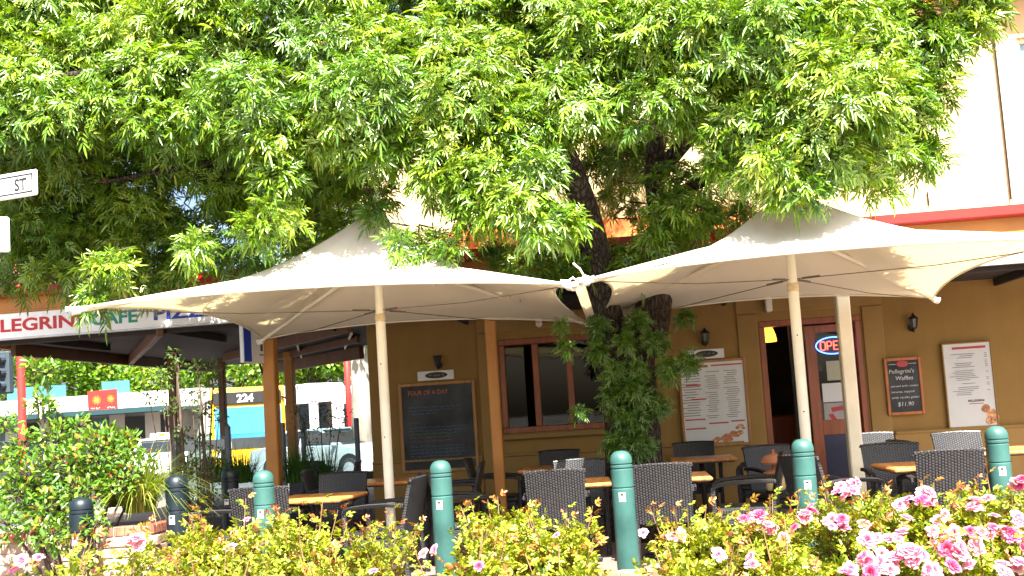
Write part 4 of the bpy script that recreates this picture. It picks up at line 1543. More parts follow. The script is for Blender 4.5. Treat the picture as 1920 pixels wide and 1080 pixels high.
def make_table():
    t = empty('cafe_table')
    top = MB().box((0, 0, 0.722), (0.76, 0.76, 0.036), 0.012)
    top.build('table_top', M_TABLE, t)
    MB().box((0, 0, 0.698), (0.70, 0.70, 0.012)).build('under_frame', M_BLACK, t)
    MB().tube([(0, 0, 0.03), (0, 0, 0.695)], 0.032, 12).build('pedestal', M_BLACK, t)
    b = MB().box((0, 0, 0.025), (0.52, 0.06, 0.04), 0.01)
    b.box((0, 0, 0.027), (0.058, 0.52, 0.04), 0.01)
    b.build('foot', M_BLACK, t)
    return t


table0 = make_table()
table_used = [False]


def table(x, y, rz, label):
    o = table0 if not table_used[0] else copy_tree(table0)
    table_used[0] = True
    o.location = (x, y, 0)
    o.rotation_euler = (0, 0, R(rz))
    return tag(o, label, 'table', 'square cafe tables')


table(-2.97, 9.05, -4, 'orange timber cafe table under the left umbrella pole')
table(-0.60, 9.17, 3, 'orange timber cafe table left of the tree, behind the middle bollard')
table(0.30, 9.22, 0, 'orange timber cafe table in front of the tree trunk')
table(2.52, 8.98, 2, 'sunlit timber cafe table right of the cream verandah post')
table(3.62, 10.40, 0, 'sunlit timber cafe table nearest the right edge')
table(-2.75, 11.0, 0, 'shaded cafe table behind the left umbrella pole')
table(-0.95, 11.75, 0, 'shaded cafe table under the timber window')
table(0.80, 11.9, 0, 'shaded cafe table under the wide wall menu')

chair(-0.70, 8.98, 2, 'dark wicker armchair seen from behind, left of the middle bollard')
chair(0.24, 9.00, -2, 'dark wicker armchair seen from behind, just right of the middle bollard')
chair(-3.34, 8.86, 4, 'dark wicker armchair behind the leftmost teal bollard')
chair(-2.28, 8.86, 82, 'wicker armchair in side view between the two left teal bollards')
chair(-3.92, 9.12, -72, 'dark wicker armchair side on at the left end of the terrace')
chair(-3.08, 9.92, 178, 'shaded wicker armchair facing us behind the left umbrella table')
chair(-1.62, 9.30, -68, 'shaded wicker armchair side on beside the orange verandah post')
chair(-0.55, 9.82, 180, 'shaded wicker armchair facing us behind the table left of the trunk')
chair(0.98, 9.32, 84, 'wicker armchair in side view right of the tree trunk')
chair(1.72, 8.90, -62, 'wicker armchair turned sideways right of the right umbrella pole')
chair(2.54, 8.70, -3, 'wicker armchair seen from behind, left of the rightmost bollard')
chair(2.42, 9.52, 176, 'sunlit pale wicker armchair facing us behind the right table')
chair(3.58, 11.12, 183, 'sunlit pale wicker armchair facing us, second row at right')
chair(3.02, 10.45, -80, 'dark wicker armchair side on in the second row at right')
chair(2.92, 12.15, 184, 'shaded wicker armchair by the wall right of the doorway')
chair(3.80, 9.02, 76, 'dark wicker armchair cut off by the right edge')
chair(1.52, 10.55, 196, 'wicker armchair behind the bollard in front of the doorway')
chair(-0.95, 12.5, 180, 'shaded wicker armchair against the wall under the window')
chair(-1.62, 11.9, -88, 'shaded wicker armchair left of the table under the window')
chair(-0.25, 11.9, 92, 'shaded wicker armchair between the window and the tree trunk')
chair(0.78, 12.62, 180, 'shaded wicker armchair against the wall under the wide menu')
chair(1.48, 11.75, 80, 'shaded wicker armchair between the wide menu and the doorway')
chair(-2.05, 10.95, 95, 'shaded wicker armchair below the large chalkboard')
chair(-3.4, 11.2, -85, 'shaded wicker armchair left of the large chalkboard')
chair(-4.75, 13.6, 170, 'dark wicker armchair in the gap left of the building corner')
chair(-4.1, 13.2, 100, 'dark wicker armchair standing against the building corner')

# lantern standing behind the bollards
lt = at(1455, 915, 10.0)
lan = empty('garden_lantern', (lt[0], 10.0, 0), 0, 'cream ceramic lantern with domed brown lid left of the doorway bollard', 'lantern')
MB().lathe([(0.13, 0.0), (0.13, 0.03), (0.03, 0.05), (0.025, 0.44), (0.10, 0.46), (0.10, 0.49)], 16).build('stand', M_BLACK, lan, smooth=True, angle=40)
MB().lathe([(0.085, 0.49), (0.095, 0.51), (0.092, 0.62), (0.085, 0.64)], 18).build('body', M_CREAMC, lan, smooth=True, angle=40)
MB().lathe([(0.11, 0.64), (0.12, 0.66), (0.03, 0.70), (0.03, 0.735), (0.125, 0.745), (0.135, 0.765), (0.12, 0.80), (0.08, 0.83), (0.02, 0.845), (0.014, 0.86), (0.018, 0.875), (0.006, 0.89)], 20).build('lid', M_TERRA, lan, smooth=True, angle=40)

# ------------------------------------------------------------------ bollards
def make_bollard(mat, plate=True):
    t = empty('bollard')
    prof = [(0.088, 0.0), (0.088, 0.755), (0.082, 0.760), (0.082, 0.766), (0.088, 0.771), (0.088, 0.905), (0.082, 0.910), (0.082, 0.917), (0.0885, 0.922), (0.0885, 0.937), (0.082, 0.942), (0.082, 0.949), (0.088, 0.954),
            (0.088, 0.972), (0.085, 0.995), (0.076, 1.018), (0.060, 1.037), (0.038, 1.048), (0.012, 1.052)]
    MB().lathe(prof, 32).build('body', mat, t, smooth=True, angle=35)
    if plate:
        p = MB()
        n = 6
        for k in range(n):
            a0, a1 = R(-112 + k * 5.5), R(-112 + (k + 1) * 5.5)
            r = 0.0895
            p.add([(r * math.cos(a0), r * math.sin(a0), 0.66), (r * math.cos(a1), r * math.sin(a1), 0.66), (r * math.cos(a1), r * math.sin(a1), 0.73), (r * math.cos(a0), r * math.sin(a0), 0.73)], [(0, 1, 2, 3)])
        pl = p.build('label_plate', M_PLATE, t)
        q = MB()
        for k in range(n - 1):
            a0, a1 = R(-109.5 + k * 5.6), R(-109.5 + k * 5.6 + (5.6 if k % 3 else 3.6))
            r = 0.0898
            q.add([(r * math.cos(a0), r * math.sin(a0), 0.704), (r * math.cos(a1), r * math.sin(a1), 0.704), (r * math.cos(a1), r * math.sin(a1), 0.722), (r * math.cos(a0), r * math.sin(a0), 0.722)], [(0, 1, 2, 3)])
        q.build('plate_print', M_LBLACK, pl)
    return t


b0 = make_bollard(M_TEAL)
for i, (px, py, lab) in enumerate(((493, 882, 'teal bollard at the left end of the row, before a dark chair'), (825, 863, 'teal bollard in front of the large chalkboard'),
                                   (1163, 845, 'teal bollard in front of the tree trunk'), (1503, 823, 'teal bollard beside the right umbrella pole'),
                                   (1866, 799, 'teal bollard nearest the right edge'))):
    p = atz(px, py, 1.052)
    o = b0 if i == 0 else copy_tree(b0)
    o.location = (p[0], p[1], 0)
    o.rotation_euler = (0, 0, R(random.uniform(-6, 8)))
    tag(o, lab, 'bollard', 'bollards along the terrace')
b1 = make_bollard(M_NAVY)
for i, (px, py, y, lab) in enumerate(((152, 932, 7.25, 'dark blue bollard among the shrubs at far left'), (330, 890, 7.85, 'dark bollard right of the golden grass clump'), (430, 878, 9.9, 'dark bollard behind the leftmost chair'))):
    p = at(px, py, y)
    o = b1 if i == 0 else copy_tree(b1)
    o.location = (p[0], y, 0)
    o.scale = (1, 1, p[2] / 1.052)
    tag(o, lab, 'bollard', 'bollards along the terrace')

# ------------------------------------------------------------------ rose bed
def bloom_mesh(name, mat, petals=22, seedv=0):
    """open rose: petals in whorls, inner ones upright"""
    rg = np.random.default_rng(seedv)
    V, q, T = [], [], []
    for k in range(petals):
        u = k / petals
        a = k * 2.4 + rg.uniform(-0.2, 0.2)
        tilt = R(12 + 78 * u ** 0.9)
        rr = 0.006 + 0.012 * u
        ln = 0.020 + 0.014 * u
        wd = 0.016 + 0.016 * u
        d = np.array([math.cos(a), math.sin(a), 0])
        s = np.array([-math.sin(a), math.cos(a), 0])
        up = np.array([0, 0, 1.0])
        b = d * rr + up * (0.006 - 0.004 * u)
        g1 = d * math.sin(tilt) + up * math.cos(tilt)
        nrm = -d * math.cos(tilt) + up * math.sin(tilt)
        pts = [b - s * wd * 0.3, b + s * wd * 0.3]
        m1 = b + g1 * ln * 0.55 - nrm * 0.003
        pts += [m1 + s * wd * 0.62 + nrm * 0.004, m1 - s * wd * 0.62 + nrm * 0.004]
        tp = b + g1 * ln + (d * 0.004 - up * 0.002)
        pts += [tp + s * wd * 0.38, tp - s * wd * 0.38]
        o = len(V)
        V += pts
        q += [o, o + 1, o + 2, o + 3, o + 3, o + 2, o + 4, o + 5]
        t0 = 0.15 + 0.65 * u + rg.uniform(-0.12, 0.12)
        T += [t0 - 0.12] * 2 + [t0] * 2 + [t0 + 0.15] * 2
    return np_mesh(name, np.array(V), np.array(q), 4, mat, np.clip(np.array(T), 0, 1))


BLOOMS = [bloom_mesh('bloom', M_PETALS[i % 3], 20 + i % 4, i) for i in range(6)]
BLOOM_PICK = {'pink': (0, 3), 'pale': (1, 4), 'deep': (2, 5)}


def rose_bush(px, py, y, wx, wy, sprays, label, tone=0.0, shoots=7, twiggy=False):
    top = at(px, py, y)
    h = float(top[2]) - (0.13 if px < 1500 else 0.10)
    wx *= 0.85
    base = (float(top[0]), y, 0.08)
    t = empty('rose_bush', base, 0, label, 'rose bush', 'rose bushes in the bed')
    rg = np.random.default_rng(int(px) * 7 + int(py))
    P, D, N, L, Wd, T = [], [], [], [], [], []
    cane = MB()

    def spray(p, axis, sc, red):
        axis = axis / np.linalg.norm(axis)
        s = unit(np.cross(axis, rg.normal(size=3)))
        nn = np.cross(s, axis)
        tl = 0.06 * sc
        for tt, sg in ((0.45, -1), (0.45, 1), (0.8, -1), (0.8, 1), (1.0, 0)):
            P.append(p + axis * tl * tt)
            D.append(axis * (0.6 if sg else 1.0) + s * sg * 0.75 + rg.normal(size=3) * 0.12)
            N.append(nn * np.sign(nn[2] + 1e-6) + np.array([0, 0, 0.5]) + rg.normal(size=3) * 0.45)
            L.append(0.036 * sc * rg.uniform(0.75, 1.25))
            Wd.append(0.021 * sc * rg.uniform(0.8, 1.15))
            T.append(rg.uniform(0.86, 1.0) if red else np.clip(rg.normal(0.47 + tone, 0.17), 0, 0.86))

    nlobes = 6
    lob = np.stack([rg.uniform(-wx, wx, nlobes) * 0.75, rg.uniform(-wy, wy, nlobes) * 0.7, rg.uniform(0.55, 1.0, nlobes) * h], 1)
    sprays = int(sprays * (0.72 if px < 1500 else 0.85))
    for k in range(sprays):
        lb = lob[rg.integers(nlobes)]
        u = rg.uniform(0.0, 1.0) ** 0.65
        x = lb[0] * (0.35 + 0.65 * u) + rg.normal() * wx * 0.26
        yy = lb[1] * (0.35 + 0.65 * u) + rg.normal() * wy * 0.26
        z = 0.12 + (lb[2] - 0.14) * u + rg.normal() * 0.03
        p = np.array([x, yy, min(z, h)])
        ax = np.array([x * 0.7 + rg.normal() * 0.35, yy * 0.7 + rg.normal() * 0.35 - 0.15, 0.35 + rg.normal() * 0.3])
        spray(p, ax, rg.uniform(0.85, 1.25), rg.random() < 0.05)
        if k % 9 == 0:
            b = np.array([rg.normal() * 0.06, rg.normal() * 0.06, 0.0])
            mdl = b * 0.4 + p * 0.6 + np.array([0, 0, 0.05])
            cane.tube([b, mdl, p], [0.006, 0.0045, 0.0025], 5, False)
    for k in range(shoots):
        a = rg.uniform(0, 6.28)
        b = np.array([math.cos(a) * wx * 0.6, math.sin(a) * wy * 0.6, h * 0.7])
        tip = b + np.array([math.cos(a) * 0.08, math.sin(a) * 0.08, h * 0.3 + rg.uniform(0.0, 0.13)])
        cane.tube([b * np.array([0.3, 0.3, 0.2]), b, (b + tip) / 2, tip], [0.006, 0.005, 0.004, 0.0022], 5, False)
        for j in range(9):
            u = j / 8
            p = b + (tip - b) * u
            an = j * 2.4
            spray(p, np.array([math.cos(an), math.sin(an), 0.55]), rg.uniform(0.7, 1.0), u > 0.75 and rg.random() < 0.7)
    fo = leaves_object('foliage', np.array(P), np.array(D), np.array(N), np.array(L), np.array(Wd), np.array(T), M_ROSELEAF, t, droop=0.16, fold=0.22, peak=0.5)
    cane.build('canes', M_CANE, t)
    return t, rg


def add_blooms(t, lst):
    """(column, row, distance, size factor, tone): one flower or a small cluster"""
    bx, by, bz = t.location
    for (px, py, y, sz, tone) in lst:
        p = at(px, py, y)
        nfl = 1 if sz < 1.15 else (3 if sz < 1.6 else 5)
        for k in range(nfl):
            off = (0, 0, 0) if k == 0 else (random.uniform(-0.05, 0.05) * sz * 0.8, random.uniform(-0.03, 0.04), random.uniform(-0.045, 0.035) * sz * 0.8)
            me = BLOOMS[random.choice(BLOOM_PICK[tone if random.random() < 0.8 else random.choice(('pink', 'pale', 'deep'))])]
            o = link('bloom', me, t, (p[0] + off[0] - bx, y + off[1] - by, p[2] + off[2] - bz))
            f = 0.82 * (1.05 if nfl > 1 else sz) * random.uniform(0.85, 1.2)
            o.scale = (f, f, f)
            o.rotation_euler = (R(random.uniform(5, 75)), R(random.uniform(-30, 30)), random.uniform(-0.9, 0.9))


RB = []
RB.append(rose_bush(90, 1035, 5.3, 0.30, 0.25, 380, 'rose bush with a few pink blooms in the bottom left corner', -0.05, 3)[0])
RB.append(rose_bush(215, 1010, 5.9, 0.34, 0.3, 560, 'yellowish rose bush below the golden grass at left')[0])
RB.append(rose_bush(430, 962, 6.7, 0.42, 0.34, 1150, 'dense yellow green rose bush below the leftmost teal bollard')[0])
RB.append(rose_bush(560, 965, 6.6, 0.36, 0.34, 950, 'rose bush below the dark chair, right of the leftmost bollard')[0])
RB.append(rose_bush(715, 985, 6.7, 0.34, 0.3, 520, 'sparse rose bush with long shoots below the side view chair', 0.0, 10)[0])
RB.append(rose_bush(935, 948, 6.8, 0.36, 0.34, 1000, 'tall yellow green rose bush left of the middle chair back')[0])
RB.append(rose_bush(1050, 968, 6.7, 0.30, 0.34, 850, 'rose bush in front of the middle chair back')[0])
RB.append(rose_bush(1290, 962, 6.8, 0.34, 0.34, 850, 'rose bush right of the middle bollard with a few pale blooms')[0])
RB.append(rose_bush(1430, 950, 6.7, 0.34, 0.34, 1000, 'rose bush with tall red tipped shoot before the lantern', 0.0, 9)[0])
RB.append(rose_bush(1590, 935, 6.8, 0.36, 0.34, 1000, 'rose bush with large pale pink cluster beside the right umbrella pole', -0.08)[0])
RB.append(rose_bush(1735, 935, 6.7, 0.36, 0.34, 1050, 'rose bush with many pink blooms before the right chair back', -0.08)[0])
RB.append(rose_bush(1880, 925, 6.7, 0.34, 0.34, 950, 'rose bush with pink blooms at the right edge below the bollard', -0.06)[0])
# front row, cut by the lower edge
RB.append(rose_bush(400, 1035, 5.4, 0.34, 0.26, 620, 'front rose bush cut by the lower edge, left of centre')[0])
RB.append(rose_bush(620, 1040, 5.4, 0.34, 0.26, 620, 'front rose bush with one pale bloom below the sparse shoots')[0])
RB.append(rose_bush(860, 1020, 5.4, 0.36, 0.26, 720, 'front rose bush with a small magenta bloom left of the middle bollard')[0])
RB.append(rose_bush(1040, 1030, 5.4, 0.26, 0.26, 520, 'front rose bush at the lower edge beside the middle bollard')[0])
RB.append(rose_bush(1310, 1030, 5.4, 0.34, 0.26, 640, 'front rose bush cut by the lower edge, right of the middle bollard')[0])
RB.append(rose_bush(1480, 1010, 5.4, 0.34, 0.26, 680, 'front rose bush with a pink bloom, right of centre')[0])
RB.append(rose_bush(1660, 1020, 5.4, 0.36, 0.26, 700, 'front rose bush crowded with big pink blooms at right', -0.1)[0])
RB.append(rose_bush(1850, 1015, 5.4, 0.36, 0.26, 720, 'front rose bush with pink blooms in the bottom right corner', -0.08)[0])
add_blooms(RB[0], [(40, 1052, 5.1, 1.0, 'pink'), (72, 1046, 5.1, 1.0, 'pink'), (28, 1070, 5.0, 0.9, 'deep')])
add_blooms(RB[1], [(238, 1015, 5.6, 1.0, 'pink'), (256, 1010, 5.6, 1.2, 'pale')])
add_blooms(RB[2], [(432, 1028, 6.2, 1.1, 'pale'), (463, 975, 6.4, .8, 'pink')])
add_blooms(RB[4], [(795, 1038, 6.3, 1.1, 'pale'), (815, 1032, 6.35, 0.9, 'pale')])
add_blooms(RB[6], [(1044, 1004, 6.35, .8, 'pink')])
add_blooms(RB[7], [(1268, 1007, 6.35, 1.25, 'pale'), (1206, 1000, 6.4, 1.0, 'pale'), (1370, 1003, 6.4, 0.9, 'deep')])
add_blooms(RB[8], [(1425, 965, 6.4, 1.5, 'pink'), (1405, 975, 6.4, 1.2, 'deep'), (1440, 985, 6.35, 1.2, 'pale'), (1490, 990, 6.3, 0.9, 'deep'), (1470, 1010, 6.2, 1.0, 'pale')])
add_blooms(RB[9], [(1600, 920, 6.6, 1.9, 'pale'), (1585, 930, 6.55, 1.2, 'pink'), (1510, 963, 6.4, 1.7, 'pale'), (1560, 975, 6.4, 1.2, 'pale'), (1583, 982, 6.35, 1.2, 'pale'), (1620, 984, 6.35, 1.1, 'pale'), (1559, 988, 6.3, 1.0, 'pink')])
add_blooms(RB[10], [(1687, 948, 6.5, 1.5, 'pale'), (1738, 930, 6.6, 1.9, 'pink'), (1725, 940, 6.55, 1.2, 'deep'), (1760, 978, 6.4, 1.3, 'pink'), (1700, 972, 6.4, 1.0, 'pale'), (1772, 1010, 6.2, 1.9, 'pale'), (1760, 1025, 6.15, 1.3, 'pink'), (1790, 950, 6.5, 1.0, 'pale')])
add_blooms(RB[11], [(1835, 950, 6.45, 1.6, 'pale'), (1905, 903, 6.6, 1.2, 'pale'), (1912, 912, 6.6, 1.0, 'deep'), (1840, 998, 6.25, 1.7, 'pink'), (1880, 995, 6.25, 1.2, 'pale'), (1900, 1005, 6.2, 1.3, 'deep'), (1912, 978, 6.3, 1.3, 'pink'), (1865, 968, 6.4, .9, 'pink')])
add_blooms(RB[13], [(700, 1072, 5.1, 0.8, 'pale')])
add_blooms(RB[14], [(898, 1062, 5.15, .7, 'deep')])
add_blooms(RB[16], [(1347, 1040, 5.2, 1.1, 'pale')])
add_blooms(RB[17], [(1410, 1060, 5.15, 1.1, 'pink'), (1408, 1045, 5.2, 0.9, 'pale')])
add_blooms(RB[18], [(1643, 1012, 5.3, 1.3, 'pink'), (1683, 1010, 5.3, 1.2, 'pale'), (1715, 1048, 5.15, 1.9, 'pale'), (1650, 1055, 5.15, 1.6, 'pale'), (1620, 1045, 5.15, 1.2, 'pink'), (1680, 1045, 5.2, 1.3, 'pink'), (1633, 1074, 5.1, 1.1, 'deep'), (1750, 1070, 5.1, 1.3, 'pale'), (1595, 1068, 5.1, 1.2, 'pink')])
add_blooms(RB[19], [(1800, 1040, 5.2, 1.6, 'pale'), (1785, 1062, 5.1, 1.0, 'deep'), (1885, 1072, 5.1, 1.3, 'pale'), (1912, 1055, 5.15, 1.3, 'pale'), (1830, 1028, 5.25, 1.1, 'pale'), (1918, 1030, 5.2, 1.0, 'deep')])

# ------------------------------------------------------------------ shrubs, saplings and grasses at left
def shrub(name, label, cat, spots, mat, leaf, n_each, base, red_top=0.0, group=None, stem_r=0.02, tone=0.5):
    """leaves on twigs spread through lobes; spots are (column, row, distance, radius)"""
    t = empty(name, base, 0, label, cat, group)
    P, D, N, T = [], [], [], []
    tw_ = MB()
    b = Vector(base)
    for (px, py, y, rad) in spots:
        c = at(px, py, y)
        n = int(n_each * rad * rad / 0.09)
        d = rand_dirs(n)
        rr = RNG.uniform(0.15, 1, n) ** 0.6
        p = c + d * rr[:, None] * rad
        P.append(p)
        D.append(d * 0.6 + RNG.normal(size=(n, 3)) * 0.5 + np.array([0, 0, 0.15]))
        N.append(np.array([0, -0.1, 0.8]) + RNG.normal(size=(n, 3)) * 0.5)
        tt = np.clip(RNG.normal(tone, 0.18, n), 0, 0.88)
        hot = RNG.random(n) < red_top * np.clip(d[:, 2] + 0.35, 0, 1)
        tt[hot] = RNG.uniform(0.9, 1.0, hot.sum())
        T.append(tt)
        cc = Vector(c)
        foot = Vector((b.x + (cc.x - b.x) * 0.15, b.y + (cc.y - b.y) * 0.15, 0.05))
        tw_.tube([foot, foot.lerp(cc, 0.55) + Vector((0, 0, 0.06)), cc], [stem_r, stem_r * 0.6, stem_r * 0.3], 6, False)
        for k in range(0, n, 6):
            q = Vector(p[k])
            tw_.tube([cc, cc.lerp(q, 0.55) + Vector((0, 0, 0.015)), q], [stem_r * 0.3, stem_r * 0.2, stem_r * 0.1], 4, False)
    P, D, N, T = map(np.concatenate, (P, D, N, T))
    n = len(P)
    V, q = leaf_arrays(P, D, N, leaf * RNG.uniform(0.7, 1.25, n), leaf * 0.46 * RNG.uniform(0.8, 1.2, n), 0.12, 0.2, 0.5)
    o = W(link('foliage', np_mesh('foliage', V, q, 4, mat, np.repeat(T, 6)), t))
    o['kind'] = 'stuff'
    W(tw_.build('stems', M_TWIG, t))
    return t


p = at(130, 960, 7.6)
shrub('photinia_shrub', 'leafy shrub with red young leaves at far left, before the red pole', 'shrub',
      [(60, 900, 7.6, .24), (130, 880, 7.7, .26), (30, 930, 7.5, .18), (180, 860, 7.7, .24), (110, 820, 7.8, .18), (90, 960, 7.5, .20), (150, 930, 7.5, .18), (80, 760, 7.8, .12), (85, 700, 7.9, .13), (60, 690, 7.9, .08),
       (200, 825, 7.8, .14), (150, 800, 7.8, .10), (230, 850, 7.8, .16), (215, 900, 7.7, .16), (20, 860, 7.6, .12), (60, 1000, 7.3, .10), (240, 825, 7.9, .09), (10, 790, 7.7, .09), (45, 830, 7.7, .12), (15, 985, 7.3, .15), (100, 1005, 7.15, .13), (245, 890, 7.7, .13), (275, 870, 8.1, .10), (180, 985, 7.2, .10)],
      M_SHRUBLEAF, 0.066, 560, (p[0], 7.6, 0.0), 0.05)
p = at(330, 900, 9.6)
for (px, rows, y, lab) in ((335, [(300, 700, .11), (335, 690, .10), (325, 760, .12), (280, 745, .09), (345, 815, .11), (350, 870, .12), (310, 720, .10), (330, 665, .08)], 9.3, 'thin sapling with sparse leaves before the brown post'),
                           (375, [(370, 690, .12), (400, 720, .12), (385, 770, .12), (360, 740, .10), (410, 790, .09), (380, 830, .10), (375, 880, .14), (400, 690, .08), (370, 930, .12)], 9.6, 'slim dark sapling right of the brown post')):
    b = at(px, 900, y)
    t = shrub('sapling', lab, 'sapling', [(a, c, y, r) for a, c, r in rows], M_SAPLEAF, 0.05, 330, (b[0], y, 0.0), 0.0, 'saplings in the side bed', 0.012, 0.45)
    lead = [at(px + 20, 960, y), at(px + 8, 850, y), at(px + 2, 760, y), at(px - 3, 690, y)]
    W(MB().tube(lead, [0.022, 0.018, 0.013, 0.006], 7).build('leader_stem', M_TWIG, t, smooth=True))
b = at(610, 860, 14.6)
shrub('shrub', 'dark leafy shrub behind the glass screen before the white bus', 'shrub',
      [(570, 790, 14.4, .22), (620, 800, 14.5, .26), (600, 770, 14.6, .2), (640, 780, 14.6, .18), (580, 830, 14.3, .22), (560, 770, 14.6, .14)],
      M_SAPLEAF, 0.06, 60, (b[0], 14.5, 0), 0.0, None, 0.015, 0.35)
b = at(400, 900, 10.4)
shrub('shrub', 'low dark bush below the saplings left of the dark bollard', 'shrub',
      [(370, 890, 10.3, .26), (395, 870, 10.5, .22), (350, 920, 10.2, .22), (400, 915, 10.2, .2), (330, 900, 10.4, .16)], M_SAPLEAF, 0.05, 150, (b[0], 10.4, 0), 0.0, None, 0.012, 0.4)


def grass_clump(name, label, px, py, y, n, ln, mat, spread=0.16, group=None):
    c = at(px, py, y)
    base = np.array([c[0], y, max(0.12, c[2])])
    t = empty(name, (c[0], y, base[2]), 0, label, 'grass clump', group)
    a = RNG.uniform(0, 6.283, n)
    lean = RNG.uniform(0.25, 1.35, n) if mat is M_GRASSY else RNG.uniform(0.05, 1.0, n)
    L = ln * RNG.uniform(0.6, 1.15, n)
    b0_ = np.stack([np.cos(a) * spread * RNG.random(n), np.sin(a) * spread * RNG.random(n), np.zeros(n)], 1)
    hd = np.stack([np.cos(a), np.sin(a), np.zeros(n)], 1)
    sd = np.stack([-np.sin(a), np.cos(a), np.zeros(n)], 1)
    S = 6
    V = np.zeros((n, (S + 1) * 2, 3))
    wd = RNG.uniform(0.004, 0.008, n)
    for k in range(S + 1):
        u = k / S
        r_ = lean * 0.75 * (u ** 1.5)
        zz = u * (1.0 - 0.12 * lean) - (lean ** 1.4) * 0.62 * u ** 2.6
        p_ = b0_ + hd * (r_ * L)[:, None] + np.array([0, 0, 1.0]) * (zz * L)[:, None]
        w_ = (wd * (1 - u * 0.9))[:, None]
        V[:, 2 * k] = p_ - sd * w_
        V[:, 2 * k + 1] = p_ + sd * w_
    idx = (np.arange(n) * (S + 1) * 2)[:, None]
    q = np.concatenate([idx + np.array([[2 * k, 2 * k + 1, 2 * k + 3, 2 * k + 2]]) for k in range(S)], 1).ravel()
    T = np.repeat(np.clip(RNG.normal(0.5, 0.22, n), 0, 1), (S + 1) * 2)
    o = link('blades', np_mesh('blades', V.reshape(-1, 3), q, 4, mat, T), t)
    o['kind'] = 'stuff'
    return t


grass_clump('golden_grass', 'large golden grass clump spilling over the brick edging at left', 262, 960, 8.0, 620, 0.72, M_GRASSY, 0.14)
grass_clump('golden_grass', 'small golden grass clump behind the large one, left of the dark bollard', 215, 950, 8.3, 340, 0.6, M_GRASSY, 0.12)
GG = 'strappy green grasses by the orange post'
grass_clump('green_grass', 'dark green grass clump left of the orange corner post', 455, 905, 11.9, 300, 0.5, M_GRASSG, 0.2, GG)
grass_clump('green_grass', 'dark green grass clump right of the orange corner post', 560, 905, 12.3, 340, 0.6, M_GRASSG, 0.2, GG)
grass_clump('green_grass', 'small dark grass clump beside the dark bollard at left', 400, 905, 11.4, 240, 0.5, M_GRASSG, 0.16, GG)
grass_clump('green_grass', 'dark green grass clump beside the shaded chairs at the building corner', 615, 905, 12.8, 300, 0.5, M_GRASSG, 0.2, GG)

# ------------------------------------------------------------------ hanging sign and glass screen
ha, hb = at(452, 640, 10.95), at(504, 640, 11.55)
hs_an = math.atan2(hb[1] - ha[1], hb[0] - ha[0])
hs_w = float(np.hypot(hb[0] - ha[0], hb[1] - ha[1]))
zt, zb = float(at(452, 600, 10.95)[2]), float(at(456, 680, 10.95)[2])
hs = empty('projecting_sign', (ha[0], ha[1], zb), hs_an, 'blue and white light box sign with a bottle by the orange corner post', 'sign')
MB().box((hs_w / 2, 0.0, (zt - zb) / 2), (hs_w, 0.05, zt - zb), 0.01).build('box', M_PLATE, hs)
MB().box((hs_w * 0.15, -0.027, (zt - zb) / 2), (hs_w * 0.25, 0.006, zt - zb - 0.03)).build('blue_band', M_LBLUE, hs)
hh = zt - zb
bt = MB().prism([(hs_w * .60, hh * .30), (hs_w * .68, hh * .30), (hs_w * .68, hh * .58), (hs_w * .655, hh * .66), (hs_w * .65, hh * .78), (hs_w * .63, hh * .78), (hs_w * .625, hh * .66), (hs_w * .60, hh * .58)], -0.030, -0.026)
bt.build('bottle_picture', M_SIGNAL, hs)
MB().box((hs_w * 0.64, -0.027, hh * 0.21), (hs_w * 0.16, 0.005, 0.018)).build('caption_bar', M_INK, hs)
MB().tube([(hs_w * 0.62, 0.0, 0.0), (hs_w * 0.9, 0.02, -0.25)], 0.014, 6).build('stay', M_BLACK, hs)

gsc = empty('glass_screen', (-5.3, 14.9, 0), 0, 'waist high glass wind screen on grey posts left of the building', 'screen')
for i, px in enumerate((330, 429, 532, 570, 671)):
    p_ = at(px, 850, 15.0)
    W(MB().box((p_[0], 15.0, 0.74), (0.07, 0.07, 1.48), 0.01).build('screen_post', simple('screen_post_paint', (0.10, 0.14, 0.19), 0.4, 0.1, 3) if 'screen_post_paint' not in MATS else MATS['screen_post_paint'], gsc))
for (a, c) in ((330, 429), (429, 532), (570, 671)):
    x0, x1 = at(a, 850, 15.0)[0] + 0.05, at(c, 850, 15.0)[0] - 0.05
    po = W(MB().box(((x0 + x1) / 2, 15.0, 0.75), (x1 - x0, 0.012, 1.2)).build('glass_panel', M_GLASSCL, gsc))
    fm = MB().box(((x0 + x1) / 2, 14.992, 1.20), (x1 - x0 - 0.02, 0.003, 0.16))
    fm.build('frosted_band', simple('frosted_film', (0.55, 0.62, 0.62), 0.5, 0.1, 3, bmp=0) if 'frosted_film' not in MATS else MATS['frosted_film'], po)

# ------------------------------------------------------------------ street corner: signal pole, street sign
sp = at(42, 800, 20.0)
sig = empty('traffic_signal', (sp[0], 20.0, 0), 0, 'red traffic signal pole behind the shrub at far left', 'traffic light')
MB().lathe([(0.13, -0.02), (0.13, 0.9), (0.10, 0.95)], 16).build('pole_base', M_NAVY, sig, smooth=True, angle=40)
MB().tube([(0, 0, 0.94), (0, 0, 4.9)], 0.085, 14).build('pole', M_SIGRED, sig, smooth=True, angle=50)
MB().lathe([(0.10, 4.88), (0.13, 4.92), (0.105, 4.96), (0.105, 5.48), (0.085, 5.53), (0.02, 5.55)], 16).build('pole_cap', simple('faded_red_cap', (0.55, 0.12, 0.13), 0.5, 0.15, 3), sig, smooth=True, angle=40)
for (dx, dz) in ((-0.33, 4.5), (0.33, 4.5), (-0.36, 2.55)):
    hd_ = MB().box((dx, -0.02, dz + 0.42), (0.30, 0.2, 0.92), 0.03).build('signal_head', M_SIGNAL, sig)
    for k in range(3):
        MB().tube([(dx, -0.13, dz + 0.14 + k * 0.28), (dx, -0.30, dz + 0.12 + k * 0.28)], 0.105, 12, False).build('visor', M_SIGNAL, hd_)

